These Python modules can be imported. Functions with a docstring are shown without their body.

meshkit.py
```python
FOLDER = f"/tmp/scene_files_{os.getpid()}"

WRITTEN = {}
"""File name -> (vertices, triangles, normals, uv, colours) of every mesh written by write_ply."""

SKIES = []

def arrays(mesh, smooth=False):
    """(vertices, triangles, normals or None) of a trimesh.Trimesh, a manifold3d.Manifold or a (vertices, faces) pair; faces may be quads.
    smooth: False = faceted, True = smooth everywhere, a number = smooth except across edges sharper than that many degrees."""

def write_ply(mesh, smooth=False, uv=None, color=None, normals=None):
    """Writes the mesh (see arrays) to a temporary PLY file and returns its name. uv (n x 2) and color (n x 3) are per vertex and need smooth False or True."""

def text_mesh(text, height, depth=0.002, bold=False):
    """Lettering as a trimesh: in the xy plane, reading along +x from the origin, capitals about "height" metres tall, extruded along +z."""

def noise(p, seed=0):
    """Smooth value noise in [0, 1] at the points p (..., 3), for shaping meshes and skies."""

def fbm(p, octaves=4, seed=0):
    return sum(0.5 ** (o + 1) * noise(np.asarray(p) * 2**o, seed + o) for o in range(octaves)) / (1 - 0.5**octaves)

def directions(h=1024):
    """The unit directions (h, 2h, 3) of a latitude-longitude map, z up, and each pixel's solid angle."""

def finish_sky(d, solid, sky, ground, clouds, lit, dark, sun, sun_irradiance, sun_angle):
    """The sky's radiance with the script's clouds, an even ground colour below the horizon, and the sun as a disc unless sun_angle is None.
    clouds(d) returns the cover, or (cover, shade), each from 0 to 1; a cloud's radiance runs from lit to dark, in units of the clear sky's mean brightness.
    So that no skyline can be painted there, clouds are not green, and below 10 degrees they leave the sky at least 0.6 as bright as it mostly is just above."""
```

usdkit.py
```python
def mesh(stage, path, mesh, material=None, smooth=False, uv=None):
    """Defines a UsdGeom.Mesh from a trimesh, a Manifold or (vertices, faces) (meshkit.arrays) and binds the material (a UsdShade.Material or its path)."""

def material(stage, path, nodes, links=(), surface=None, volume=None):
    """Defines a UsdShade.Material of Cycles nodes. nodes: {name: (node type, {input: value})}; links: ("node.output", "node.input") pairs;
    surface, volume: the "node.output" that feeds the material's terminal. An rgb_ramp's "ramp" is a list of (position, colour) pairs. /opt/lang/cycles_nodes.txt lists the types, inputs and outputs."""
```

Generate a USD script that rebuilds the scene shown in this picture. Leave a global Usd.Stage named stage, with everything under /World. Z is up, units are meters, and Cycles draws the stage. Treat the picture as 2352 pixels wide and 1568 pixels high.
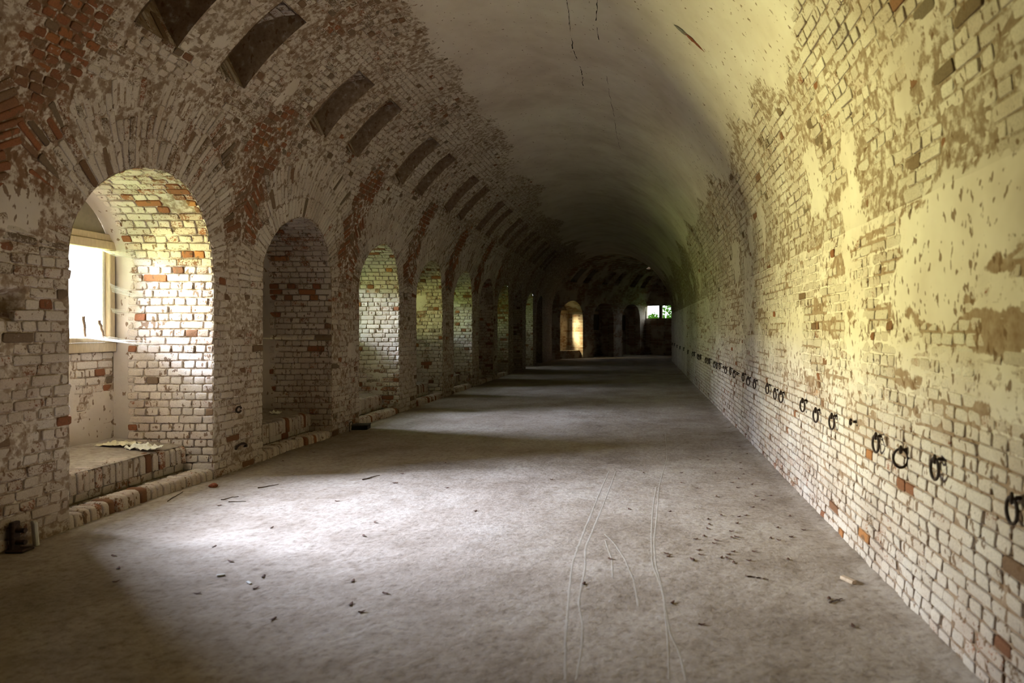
import math, random
import numpy as np
import trimesh
import usdkit, meshkit
from pxr import Usd, UsdGeom, UsdLux, UsdShade, Gf, Sdf, Vt

stage = Usd.Stage.CreateInMemory()
UsdGeom.SetStageUpAxis(stage, "Z")
UsdGeom.SetStageMetersPerUnit(stage, 1.0)
UsdGeom.Xform.Define(stage, "/World")
rng = np.random.default_rng(7)

# ------------------------------------------------------------------ camera, sky, window daylight, exposure
F_PX, PX, PY, EYE = 1568.0, 1470.0, 754.0, 1.5      # focal length and vanishing point of the gallery in pixels
cam = UsdGeom.Camera.Define(stage, "/World/camera")
cam.CreateHorizontalApertureAttr(36.0)
cam.CreateFocalLengthAttr(24.0)
cam.CreateHorizontalApertureOffsetAttr(-(PX - 1176) / 2352 * 36)
cam.CreateVerticalApertureOffsetAttr(-(784 - PY) / 2352 * 36)
cam.CreateFStopAttr(1.9)
cam.CreateFocusDistanceAttr(9.5)
cam.CreateExposureAttr(0.55)
cam.AddTranslateOp().Set((0, 0, EYE))
cam.AddRotateXOp().Set(90)

usdkit.material(stage, "/World/Looks/sky", {
    "co": ("texture_coordinate", {}), "n": ("noise_texture", {"scale": 2.2, "detail": 4.0}),
    "r": ("rgb_ramp", {"ramp": [(0.35, (0.80, 0.90, 1.0)), (0.62, (1.0, 1.0, 1.0))]}),
    "b": ("background_shader", {"strength": 1.5})},
    [("co.generated", "n.vector"), ("n.fac", "r.fac"), ("r.color", "b.color")], surface="b.background")
dome = UsdLux.DomeLight.Define(stage, "/World/sky_light")
dome.CreateIntensityAttr(0.95)
dome.CreateColorAttr(Gf.Vec3f(0.93, 0.97, 1.0))

XL, XR, S = -4.26, 1.44, 2.17                        # side walls and the height where the vault springs
XC, R = (XL + XR) / 2, (XR - XL) / 2
NW, NS, ND = 1.73, 2.02, 1.0                         # niche width, springing height, depth
NR = NW / 2
NICHES = [2.45, 5.09, 7.70, 10.35, 13.0, 15.6, 18.05, 20.4, 22.95, 25.45, 28.05]   # where each niche starts
# daylight: sky share, green share (sunlit grass and hedge outside) per niche; 0 = boarded
DAY = {1: (1.0, 1.0), 3: (0.34, 0.16), 4: (0.024, 0.065), 5: (0.075, 0.060), 7: (0.008, 0.050), 9: (0.012, 0.020)}
SKY_L, GREEN_L = 325.0, 130.0
SKY_C, GREEN_C = (0.83, 0.90, 1.14), (0.98, 0.92, 0.38)
BEND = math.radians(35)
OX, OY = XL, 33.0                                    # outer corner where the gallery bends
D2, N2 = (math.sin(BEND), math.cos(BEND)), (math.cos(BEND), -math.sin(BEND))


def to_second(p):
    """From the second stretch's own frame (x across as in the first, y along it) to the world."""
    p = np.asarray(p, float)
    out = p.copy()
    out[..., 0] = OX + (p[..., 0] - XL) * N2[0] + p[..., 1] * D2[0]
    out[..., 1] = OY + (p[..., 0] - XL) * N2[1] + p[..., 1] * D2[1]
    return out


n_light = [0]


def daylight(center, inward, w, hgt, color, strength, tilt=0.0):
    """A rectangle of daylight outside a window, facing in."""
    n_light[0] += 1
    l = UsdLux.RectLight.Define(stage, f"/World/daylight_{n_light[0]:03d}")
    l.CreateWidthAttr(w)
    l.CreateHeightAttr(hgt)
    l.CreateIntensityAttr(strength)
    l.CreateColorAttr(Gf.Vec3f(*color))
    d = np.array([inward[0], inward[1], math.tan(tilt)], float)
    d /= np.linalg.norm(d)
    z = -d
    x = np.cross([0, 0, 1.0], z)
    x /= np.linalg.norm(x)
    y = np.cross(z, x)
    m = np.eye(4)
    m[0, :3], m[1, :3], m[2, :3], m[3, :3] = x, y, z, center
    l.AddTransformOp().Set(Gf.Matrix4d(*m.ravel().tolist()))


for k_, (a_, b_) in DAY.items():
    yc_ = NICHES[k_] + NR
    daylight((XL - ND - 3.2, yc_ + 0.45, 3.30), (1, 0), 1.0, 1.35, SKY_C, SKY_L * a_, -0.40)
    daylight((XL - ND - 3.2, yc_ + 0.45, 4.62), (1, 0), 1.0, 1.25, SKY_C, 0.42 * SKY_L * a_, -0.60)
    if k_ == 1:
        daylight((XL - ND - 3.2, yc_ + 1.85, 3.50), (1, -0.4), 1.8, 1.7, SKY_C, 0.55 * SKY_L * a_, -0.40)
    if a_ > 0.05:
        daylight((XL - ND - 3.2, yc_ - 0.65, 3.05), (1, 0.3), 0.8, 0.9, SKY_C, 0.8 * SKY_L * a_, -0.35)
    daylight((XL - ND - 3.2, yc_ + 0.75, 1.62), (1, 0), 2.6, 2.0, GREEN_C if k_ < 4 else (0.72, 0.90, 0.18), GREEN_L * b_, 0.15)
c_ = to_second([XL - ND - 1.0, -0.75, 2.9])
daylight(tuple(c_), (N2[0] + 1.6 * D2[0], N2[1] + 1.6 * D2[1]), 0.6, 1.3, (1.0, 0.80, 0.42), 260.0, -0.45)

# ------------------------------------------------------------------ helpers
taken = {}


def numbered(path):
    if path not in taken:
        taken[path] = 0
        return path
    taken[path] += 1
    return f"{path}_{taken[path]:03d}"


def normals_of(v, f):
    n = np.zeros_like(v)
    c = np.cross(v[f[:, 1]] - v[f[:, 0]], v[f[:, 2]] - v[f[:, 0]])
    for k in range(3):
        np.add.at(n, f[:, k], c)
    l = np.linalg.norm(n, axis=1, keepdims=True)
    return np.where(l > 0, n / np.maximum(l, 1e-12), [0, 0, 1.0])


def put(path, v, f, mat, tone=None, smooth=True, kind=None, label=None):
    """One Mesh prim; tone: per-vertex colour that the masonry materials read (exposed brick, hue, dirt)."""
    path = numbered(path)
    m = UsdGeom.Mesh.Define(stage, path)
    v, f = np.asarray(v, float), np.asarray(f, np.int32)
    m.CreatePointsAttr(Vt.Vec3fArray.FromNumpy(np.ascontiguousarray(v, np.float32)))
    m.CreateFaceVertexCountsAttr(Vt.IntArray.FromNumpy(np.full(len(f), f.shape[1], np.int32)))
    m.CreateFaceVertexIndicesAttr(Vt.IntArray.FromNumpy(np.ascontiguousarray(f.ravel())))
    m.CreateSubdivisionSchemeAttr("none")
    if smooth:
        t = f if f.shape[1] == 3 else np.vstack([f[:, [0, 1, 2]], f[:, [0, 2, 3]]])
        m.CreateNormalsAttr(Vt.Vec3fArray.FromNumpy(normals_of(v, t).astype(np.float32)))
        m.SetNormalsInterpolation("vertex")
    if tone is not None:
        UsdGeom.PrimvarsAPI(m).CreatePrimvar("tone", Sdf.ValueTypeNames.Color3fArray, "vertex").Set(Vt.Vec3fArray.FromNumpy(np.ascontiguousarray(tone, np.float32)))
    UsdShade.MaterialBindingAPI.Apply(m.GetPrim()).Bind(UsdShade.Material.Get(stage, "/World/Looks/" + mat))
    if kind:
        m.GetPrim().SetCustomDataByKey("kind", kind)
    if label:
        m.GetPrim().SetCustomDataByKey("label", label)
    return m.GetPrim()


def tri(path, mesh, mat, smooth=35, label=None):
    path = numbered(path)
    m = usdkit.mesh(stage, path, mesh, "/World/Looks/" + mat, smooth=smooth)
    if label:
        m.GetPrim().SetCustomDataByKey("label", label)
    return m.GetPrim()


def xform(name, loc=(0, 0, 0), rot=(0, 0, 0), kind=None, label=None, cat=None, group=None):
    x = UsdGeom.Xform.Define(stage, numbered("/World/" + name))
    if any(loc):
        x.AddTranslateOp().Set(tuple(map(float, loc)))
    if any(rot):
        x.AddRotateXYZOp().Set(tuple(map(float, rot)))
    tag(x.GetPrim(), label, cat, group, kind)
    return x.GetPrim()


def tag(p, label=None, cat=None, group=None, kind=None):
    for k, v in (("label", label), ("category", cat), ("group", group), ("kind", kind)):
        if v:
            p.SetCustomDataByKey(k, v)
    return p


def grid_faces(nu, nv, base=0):
    i, j = np.meshgrid(np.arange(nu - 1), np.arange(nv - 1), indexing="ij")
    a = (i * nv + j).ravel() + base
    return np.stack([a, a + 1, a + nv + 1, a + nv], 1)


def fbm(a, b, c=0.0, octaves=4, seed=0):
    a, b = np.broadcast_arrays(np.asarray(a, float), np.asarray(b, float))
    return meshkit.fbm(np.stack([a, b, np.full_like(a, c)], -1), octaves, seed)


def sstep(x, a, b):
    t = np.clip((x - a) / (b - a), 0, 1)
    return t * t * (3 - 2 * t)


# ------------------------------------------------------------------ materials
L = "/World/Looks/"
usdkit.material(stage, L + "brick", {
    "g": ("geometry", {}), "t": ("attribute", {"attribute": "tone"}), "sp": ("separate_color", {}),
    "n1": ("noise_texture", {"scale": 13.0, "detail": 3.0, "roughness": 0.6}),
    "n2": ("noise_texture", {"scale": 85.0, "detail": 3.0, "roughness": 0.65}),
    "n3": ("noise_texture", {"scale": 2.1, "detail": 2.0}),
    "mx": ("math", {"math_type": "multiply_add", "value2": 0.45, "value3": 0.0}),
    "ad": ("math", {"math_type": "multiply_add", "value2": 0.55}),
    "thr": ("map_range", {"from_min": 0.0, "from_max": 1.0, "to_min": -0.16, "to_max": 0.20}),
    "sm": ("math", {"math_type": "add"}),
    "mask": ("map_range", {"range_type": "smoothstep", "from_min": 0.50, "from_max": 0.56, "to_min": 0.0, "to_max": 1.0}),
    "red": ("rgb_ramp", {"ramp": [(0.0, (0.20, 0.15, 0.105)), (0.3, (0.23, 0.15, 0.095)), (0.55, (0.27, 0.115, 0.06)), (0.8, (0.33, 0.13, 0.065)), (1.0, (0.45, 0.20, 0.075))]}),
    "wh": ("rgb_ramp", {"ramp": [(0.28, (0.58, 0.485, 0.405)), (0.48, (0.71, 0.62, 0.54)), (0.7, (0.78, 0.71, 0.64))]}),
    "dk": ("mix_color", {"blend_type": "multiply"}),
    "dirt": ("rgb_ramp", {"ramp": [(0.0, (1, 1, 1)), (1.0, (0.36, 0.32, 0.28))]}),
    "grain": ("rgb_ramp", {"ramp": [(0.3, (0.72, 0.70, 0.68)), (0.6, (1.0, 1.0, 1.0))]}),
    "gm": ("mix_color", {"blend_type": "multiply", "fac": 0.75}),
    "tf": ("math", {"math_type": "multiply_add", "value2": 0.30, "value3": 0.06}), "tint": ("mix_color", {}),
    "mix": ("mix_color", {}),
    "bp": ("bump", {"strength": 0.55, "distance": 0.006}),
    "mpv": ("mapping", {"scale": (1.0, 1.0, 0.55)}), "n5": ("noise_texture", {"scale": 24.0, "detail": 2.0, "roughness": 0.5}),
    "fa": ("math", {"math_type": "multiply_add", "value2": 0.13}), "fk": ("map_range", {"range_type": "smoothstep", "from_min": 0.69, "from_max": 0.73, "to_min": 0.0, "to_max": 0.85}),
    "fl": ("mix_color", {"b": (0.17, 0.095, 0.05)}),
    "p": ("principled_bsdf", {"roughness": 0.92, "specular_ior_level": 0.15})},
    [("g.position", "n1.vector"), ("g.position", "n2.vector"), ("g.position", "n3.vector"), ("t.color", "sp.color"),
     ("n1.fac", "mx.value1"), ("mx.value", "ad.value3"), ("n2.fac", "ad.value1"), ("sp.r", "thr.value"), ("thr.result", "sm.value1"), ("ad.value", "sm.value2"),
     ("sm.value", "mask.value"), ("sp.g", "red.fac"), ("n3.fac", "wh.fac"), ("mask.result", "mix.fac"), ("wh.color", "tint.a"), ("red.color", "tint.b"), ("sp.r", "tf.value1"), ("tf.value", "tint.fac"), ("tint.result", "mix.a"), ("red.color", "mix.b"),
     ("mix.result", "dk.a"), ("dirt.color", "dk.b"), ("sp.b", "dirt.fac"), ("n2.fac", "grain.fac"), ("dk.result", "gm.a"), ("grain.color", "gm.b"),
     ("g.position", "mpv.vector"), ("mpv.vector", "n5.vector"), ("sp.g", "fa.value1"), ("n5.fac", "fa.value3"), ("fa.value", "fk.value"), ("fk.result", "fl.fac"), ("gm.result", "fl.a"), ("fl.result", "p.base_color"), ("n2.fac", "bp.height"), ("bp.normal", "p.normal")], surface="p.BSDF")
stage.GetPrimAtPath(L + "brick/dk").CreateAttribute("inputs:fac", Sdf.ValueTypeNames.Float).Set(1.0)

# plaster skin: tone.r = how thick the plaster lies, tone.g = brown stain, tone.b = dirt
usdkit.material(stage, L + "plaster", {
    "g": ("geometry", {}), "t": ("attribute", {"attribute": "tone"}), "sp": ("separate_color", {}),
    "n1": ("noise_texture", {"scale": 16.0, "detail": 4.0, "roughness": 0.65}),
    "n2": ("noise_texture", {"scale": 120.0, "detail": 2.0}),
    "n3": ("noise_texture", {"scale": 1.3, "detail": 4.0, "roughness": 0.6}),
    "sm": ("math", {"math_type": "multiply_add", "value2": 0.9, "value3": -0.45}),
    "ad": ("math", {"math_type": "add"}),
    "mask": ("map_range", {"range_type": "smoothstep", "from_min": 0.42, "from_max": 0.58, "to_min": 0.0, "to_max": 1.0}),
    "mortar": ("rgb_ramp", {"ramp": [(0.3, (0.25, 0.18, 0.125)), (0.5, (0.42, 0.335, 0.255)), (0.7, (0.58, 0.495, 0.405))]}),
    "wash": ("rgb_ramp", {"ramp": [(0.3, (0.59, 0.50, 0.43)), (0.5, (0.70, 0.615, 0.545)), (0.68, (0.76, 0.69, 0.62))]}),
    "st": ("mix_color", {"b": (0.25, 0.13, 0.07)}),
    "sf": ("math", {"math_type": "multiply", "value2": 0.8}),
    "mix": ("mix_color", {}),
    "dirt": ("rgb_ramp", {"ramp": [(0.0, (1, 1, 1)), (1.0, (0.34, 0.31, 0.27))]}),
    "dk": ("mix_color", {"blend_type": "multiply", "fac": 1.0}),
    "bp": ("bump", {"strength": 0.45, "distance": 0.008}),
    "hs": ("math", {"math_type": "multiply_add", "value2": 0.25}),
    "mpv": ("mapping", {"scale": (1.0, 1.0, 0.55)}), "n5": ("noise_texture", {"scale": 24.0, "detail": 2.0, "roughness": 0.5}),
    "fa": ("math", {"math_type": "multiply_add", "value2": 0.13}), "fk": ("map_range", {"range_type": "smoothstep", "from_min": 0.69, "from_max": 0.73, "to_min": 0.0, "to_max": 0.85}),
    "fl": ("mix_color", {"b": (0.17, 0.095, 0.05)}),
    "p": ("principled_bsdf", {"roughness": 0.93, "specular_ior_level": 0.15})},
    [("g.position", "n1.vector"), ("g.position", "n2.vector"), ("g.position", "n3.vector"), ("t.color", "sp.color"),
     ("n1.fac", "sm.value1"), ("sm.value", "ad.value1"), ("sp.r", "ad.value2"), ("ad.value", "mask.value"),
     ("n1.fac", "mortar.fac"), ("n3.fac", "wash.fac"), ("mortar.color", "st.a"), ("sp.g", "sf.value1"), ("sf.value", "st.fac"),
     ("mask.result", "mix.fac"), ("st.result", "mix.a"), ("wash.color", "mix.b"), ("sp.b", "dirt.fac"), ("mix.result", "dk.a"), ("dirt.color", "dk.b"),
     ("g.position", "mpv.vector"), ("mpv.vector", "n5.vector"), ("sp.g", "fa.value1"), ("n5.fac", "fa.value3"), ("fa.value", "fk.value"), ("fk.result", "fl.fac"), ("dk.result", "fl.a"), ("fl.result", "p.base_color"), ("n2.fac", "hs.value1"), ("n1.fac", "hs.value3"), ("hs.value", "bp.height"), ("bp.normal", "p.normal")], surface="p.BSDF")

# far masonry, bricks too small to tell apart
usdkit.material(stage, L + "far_masonry", {
    "g": ("geometry", {}), "sx": ("separate_xyz", {}), "cx": ("combine_xyz", {}), "sum": ("math", {"math_type": "add"}),
    "b": ("brick_texture", {"scale": 1.0, "brick_width": 0.24, "row_height": 0.078, "mortar_size": 0.012, "mortar_smooth": 0.3,
                            "color1": (0.52, 0.44, 0.34), "color2": (0.30, 0.16, 0.09), "mortar": (0.22, 0.18, 0.13)}),
    "n": ("noise_texture", {"scale": 1.6, "detail": 4.0}),
    "m": ("mix_color", {"b": (0.60, 0.54, 0.45)}), "mr": ("map_range", {"from_min": 0.48, "from_max": 0.60, "to_min": 0.0, "to_max": 0.8, "clamp": True}),
    "bp": ("bump", {"strength": 0.6, "distance": 0.01, "invert": True}),
    "p": ("principled_bsdf", {"roughness": 0.95, "specular_ior_level": 0.1})},
    [("g.position", "sx.vector"), ("sx.x", "sum.value1"), ("sx.y", "sum.value2"), ("sum.value", "cx.x"), ("sx.z", "cx.y"), ("cx.vector", "b.vector"),
     ("g.position", "n.vector"), ("n.fac", "mr.value"), ("mr.result", "m.fac"), ("b.color", "m.a"), ("m.result", "p.base_color"),
     ("b.fac", "bp.height"), ("bp.normal", "p.normal")], surface="p.BSDF")

usdkit.material(stage, L + "dust_floor", {
    "g": ("geometry", {}), "mp": ("mapping", {"scale": (1.0, 1.0, 1.0)}),
    "n1": ("noise_texture", {"scale": 1.1, "detail": 5.0, "roughness": 0.6}),
    "n2": ("noise_texture", {"scale": 22.0, "detail": 4.0, "roughness": 0.65}),
    "n3": ("noise_texture", {"scale": 7.0, "detail": 3.0, "distortion": 0.6}),
    "c1": ("rgb_ramp", {"ramp": [(0.3, (0.27, 0.22, 0.175)), (0.5, (0.38, 0.325, 0.275)), (0.7, (0.46, 0.41, 0.36))]}),
    "c2": ("rgb_ramp", {"ramp": [(0.30, (0.55, 0.50, 0.45)), (0.46, (0.92, 0.90, 0.88)), (0.62, (1.08, 1.07, 1.06))]}),
    "c3": ("rgb_ramp", {"ramp": [(0.30, (0.78, 0.74, 0.70)), (0.5, (1, 1, 1))]}),
    "m": ("mix_color", {"blend_type": "multiply", "fac": 0.8}), "m2": ("mix_color", {"blend_type": "multiply", "fac": 0.7}),
    "bp": ("bump", {"strength": 0.6, "distance": 0.012}),
    "p": ("principled_bsdf", {"roughness": 0.95, "specular_ior_level": 0.1})},
    [("g.position", "n1.vector"), ("g.position", "n2.vector"), ("g.position", "n3.vector"), ("n1.fac", "c1.fac"), ("n2.fac", "c2.fac"), ("n3.fac", "c3.fac"),
     ("c1.color", "m.a"), ("c2.color", "m.b"), ("m.result", "m2.a"), ("c3.color", "m2.b"), ("m2.result", "p.base_color"), ("n2.fac", "bp.height"), ("bp.normal", "p.normal")], surface="p.BSDF")


def plain(name, color, rough=0.8, var=0.25, scale=20.0, metallic=0.0, bump=0.3, dist=0.003, stretch=(1, 1, 1)):
    c = np.array(color)
    usdkit.material(stage, L + name, {
        "g": ("geometry", {}), "mp": ("mapping", {"scale": stretch}), "n": ("noise_texture", {"scale": scale, "detail": 4.0, "roughness": 0.6}),
        "r": ("rgb_ramp", {"ramp": [(0.3, tuple(c * (1 - var))), (0.55, tuple(c)), (0.75, tuple(np.minimum(c * (1 + var), 0.95)))]}),
        "bp": ("bump", {"strength": bump, "distance": dist}),
        "p": ("principled_bsdf", {"roughness": rough, "metallic": metallic, "specular_ior_level": 0.25})},
        [("g.position", "mp.vector"), ("mp.vector", "n.vector"), ("n.fac", "r.fac"), ("r.color", "p.base_color"), ("n.fac", "bp.height"), ("bp.normal", "p.normal")], surface="p.BSDF")


plain("frame_wood", (0.50, 0.40, 0.27), 0.6, 0.15, 12, stretch=(6, 6, 1))
plain("tympanum_board", (0.25, 0.215, 0.16), 0.85, 0.08, 30)
plain("dark_board", (0.16, 0.14, 0.10), 0.85, 0.2, 10)
plain("rust_iron", (0.055, 0.035, 0.028), 0.75, 0.4, 60, bump=0.5)
plain("grey_iron", (0.07, 0.06, 0.055), 0.7, 0.4, 40)
plain("white_board", (0.66, 0.64, 0.58), 0.7, 0.12, 25)
plain("paper", (0.84, 0.82, 0.72), 0.8, 0.08, 14)
plain("old_paper", (0.70, 0.64, 0.46), 0.8, 0.15, 14)
plain("wood_block", (0.55, 0.42, 0.30), 0.7, 0.2, 30)
plain("dry_leaf", (0.12, 0.06, 0.04), 0.85, 0.4, 50)
plain("twig_bark", (0.13, 0.085, 0.06), 0.9, 0.4, 60)
plain("black_box", (0.012, 0.011, 0.010), 0.6, 0.3, 20)
plain("dust_ridge", (0.375, 0.33, 0.28), 0.95, 0.08, 30)
plain("crack_dark", (0.03, 0.022, 0.016), 0.95, 0.4, 40)
plain("scar_brick", (0.24, 0.075, 0.035), 0.9, 0.5, 60)
plain("scar_grey", (0.22, 0.20, 0.17), 0.9, 0.3, 60)
plain("shard", (0.75, 0.77, 0.78), 0.4, 0.1, 30)
plain("grass_ground", (0.10, 0.19, 0.035), 0.9, 0.4, 3)
plain("bark", (0.10, 0.08, 0.06), 0.9, 0.3, 12)
usdkit.material(stage, L + "leaf", {
    "oi": ("geometry", {}), "r": ("rgb_ramp", {"ramp": [(0.0, (0.06, 0.16, 0.015)), (0.6, (0.16, 0.30, 0.03)), (1.0, (0.30, 0.40, 0.06))]}),
    "d": ("diffuse_bsdf", {}), "t": ("translucent_bsdf", {}), "m": ("mix_closure", {"fac": 0.45})},
    [("oi.random_per_island", "r.fac"), ("r.color", "d.color"), ("r.color", "t.color"), ("d.BSDF", "m.closure1"), ("t.BSDF", "m.closure2")], surface="m.closure")
usdkit.material(stage, L + "glass_pane", {
    "f": ("fresnel", {"IOR": 1.45}), "t": ("transparent_bsdf", {"color": (0.93, 0.96, 0.95)}), "g": ("glossy_bsdf", {"roughness": 0.12, "color": (0.8, 0.8, 0.8)}), "m": ("mix_closure", {})},
    [("f.fac", "m.fac"), ("t.BSDF", "m.closure1"), ("g.BSDF", "m.closure2")], surface="m.closure")
usdkit.material(stage, L + "cobweb", {
    "g": ("geometry", {}), "n": ("noise_texture", {"scale": 38.0, "detail": 3.0}), "mr": ("map_range", {"from_min": 0.35, "from_max": 0.75, "to_min": 0.05, "to_max": 0.45, "clamp": True}),
    "t": ("transparent_bsdf", {}), "d": ("diffuse_bsdf", {"color": (0.8, 0.8, 0.8)}), "tl": ("translucent_bsdf", {"color": (0.8, 0.8, 0.8)}), "a": ("mix_closure", {"fac": 0.5}), "m": ("mix_closure", {})},
    [("g.position", "n.vector"), ("n.fac", "mr.value"), ("mr.result", "m.fac"), ("t.BSDF", "m.closure1"), ("d.BSDF", "a.closure1"), ("tl.BSDF", "a.closure2"), ("a.closure", "m.closure2")], surface="m.closure")

# ------------------------------------------------------------------ the gallery's surface, unrolled: s runs up the window wall, over the vault and down the other wall
SB, ST = 3.88, 4.75                                  # smoke vents: lower and upper edge
S90 = S + R * math.pi / 2
S180 = S + R * math.pi
SEND = S180 + S


def surf(s, y, n=0.0):
    s, y, n = np.broadcast_arrays(np.asarray(s, float), np.asarray(y, float), np.asarray(n, float))
    th = np.clip((s - S) / R, 0, math.pi)
    x = XC - (R - n) * np.cos(th)
    z = S + (R - n) * np.sin(th)
    z = np.where(s < S, s, np.where(s > S180, SEND - s, z))
    return np.stack([x, y, z], -1)


def niche_profile(u):
    """The niche's outline from the floor up the near jamb, over the arch and down the far jamb: y from its centre, s, and the inward normal."""
    u = np.asarray(u, float)
    a = np.clip((u - NS) / NR, 0, math.pi)
    up = np.where(u < NS, u, np.where(u > NS + math.pi * NR, 2 * NS + math.pi * NR - u, NS + NR * np.sin(a)))
    return -NR * np.cos(a), up, np.cos(a), -np.sin(a)


NU = 2 * NS + math.pi * NR


def niche_map(yc):
    def m(u, v, n=0.0):
        u, v, n = np.broadcast_arrays(np.asarray(u, float), np.asarray(v, float), np.asarray(n, float))
        dy, s, ny, ns = niche_profile(u)
        p = surf(s, yc + dy)
        x = p[..., 0] + (XL - ND - p[..., 0]) * v / ND
        return np.stack([x, yc + dy + n * ny, p[..., 2] + n * ns], -1)
    return m


def miter_first(p):
    p = p.copy()
    yend = 31.2 + (XR - p[..., 0]) * (1.8 / (XR - XL))
    far = p[..., 1] > 28.0
    p[..., 1] = np.where(far, 28 + (p[..., 1] - 28) * (yend - 28) / 5.0, p[..., 1])
    return p


def miter_second(p):
    p = p.copy()
    y0 = np.maximum(p[..., 0] - XL, 0) * (1.8 / (XR - XL))
    p[..., 1] = np.where(p[..., 1] < 5, p[..., 1] + y0 * (1 - p[..., 1] / 5), p[..., 1])
    return to_second(p)


VENTS = []
for y0 in NICHES[:10]:
    yc = y0 + NR
    VENTS += [(yc - 0.88, yc - 0.42), (yc + 0.10, yc + 0.52)]
HOLES = [(4.60, 1.66, 0.075, 0.13), (7.24, 0.62, 0.05, 0.07)]      # put-log holes in the piers: y, s, radius, depth
YCS = np.array([y + NR for y in NICHES])
PIERS = np.array([(NICHES[k] + NW + NICHES[k + 1]) / 2 for k in range(len(NICHES) - 1)])


def near(y, at):
    return np.min(np.abs(np.asarray(y, float)[..., None] - at), -1)


def exposed(s, y):
    """How far the red brick shows through on the window wall and its haunch."""
    e = 0.28 + 0.85 * (fbm(s * 0.9, y * 0.9, 3.1, 4, 5) - 0.5)
    pier = sstep(near(y, PIERS), 0.38, 0.12) * sstep(s, 2.25, 2.6) * sstep(s, 4.2, 3.4)
    e += pier * np.where(np.asarray(y) > 9, 1.15, 0.9)
    e += 0.16 * np.exp(-((y - 4.6) ** 2 + (s - 4.0) ** 2) / 0.5)
    e += 0.38 * np.exp(-(((y - 6.75) / 0.35) ** 2 + ((s - 4.9) / 0.35) ** 2))
    e += 0.35 * np.exp(-(((y - 9.8) / 0.4) ** 2 + ((s - 5.2) / 0.5) ** 2))
    e -= 0.06 * sstep(s, 2.2, 1.4)
    return np.clip(e, 0, 1)


def cover_left(s, y):
    th = (s - S) / R
    c = sstep(th + 0.55 * (fbm(s * 0.8, y * 0.8, 1.7, 5, 11) - 0.5), 0.98, 1.32)
    c = np.maximum(c, 0.85 * sstep(fbm(s * 1.7, y * 1.7, 8.2, 5, 21), 0.63, 0.80) * (s > 1.0))
    c = np.maximum(c, np.exp(-(((y - 4.62) / 0.25) ** 2 + ((s - 2.35) / 0.22) ** 2)) * 1.3)
    c *= 1 - 0.8 * sstep(near(y, PIERS), 0.3, 0.12) * sstep(s, 2.3, 2.6) * sstep(s, 4.2, 3.7)
    return np.clip(c, 0, 1)


def cover_right(s, y):
    th = np.degrees((s - S) / R)
    f = fbm(s * 0.9, y * 0.9, 4.4, 5, 31)
    c = sstep(150 + 40 * (f - 0.5) - th, -7, 7)
    low = sstep(fbm(s * 1.6, y * 1.1, 6.0, 5, 37), 0.57, 0.70) * sstep(th, 158, 168) * 0.85
    return np.clip(np.maximum(c, low * sstep(s, S180 + 1.5, S180 + 0.7)), 0, 1)


def hole_depth(s, y):
    d = np.zeros(np.broadcast(s, y).shape)
    for hy, hs, r, dep in HOLES:
        q = np.maximum(np.abs(y - hy), np.abs(s - hs))
        d = np.maximum(d, dep * sstep(q, r + 0.03, r - 0.01))
    return d


def skin_n(s, y, c):
    return -0.0035 + 0.014 * c + 0.026 * (fbm(s * 4.5, y * 4.5, 2.0, 4, 41) - 0.5) + 0.003 * (s < S90) + np.where(s > S180 - 0.4, 0.004 - 0.0065 * sstep(s, S180 + 0.9, S180 + 1.5), 0.0) - hole_depth(s, y)


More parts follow.
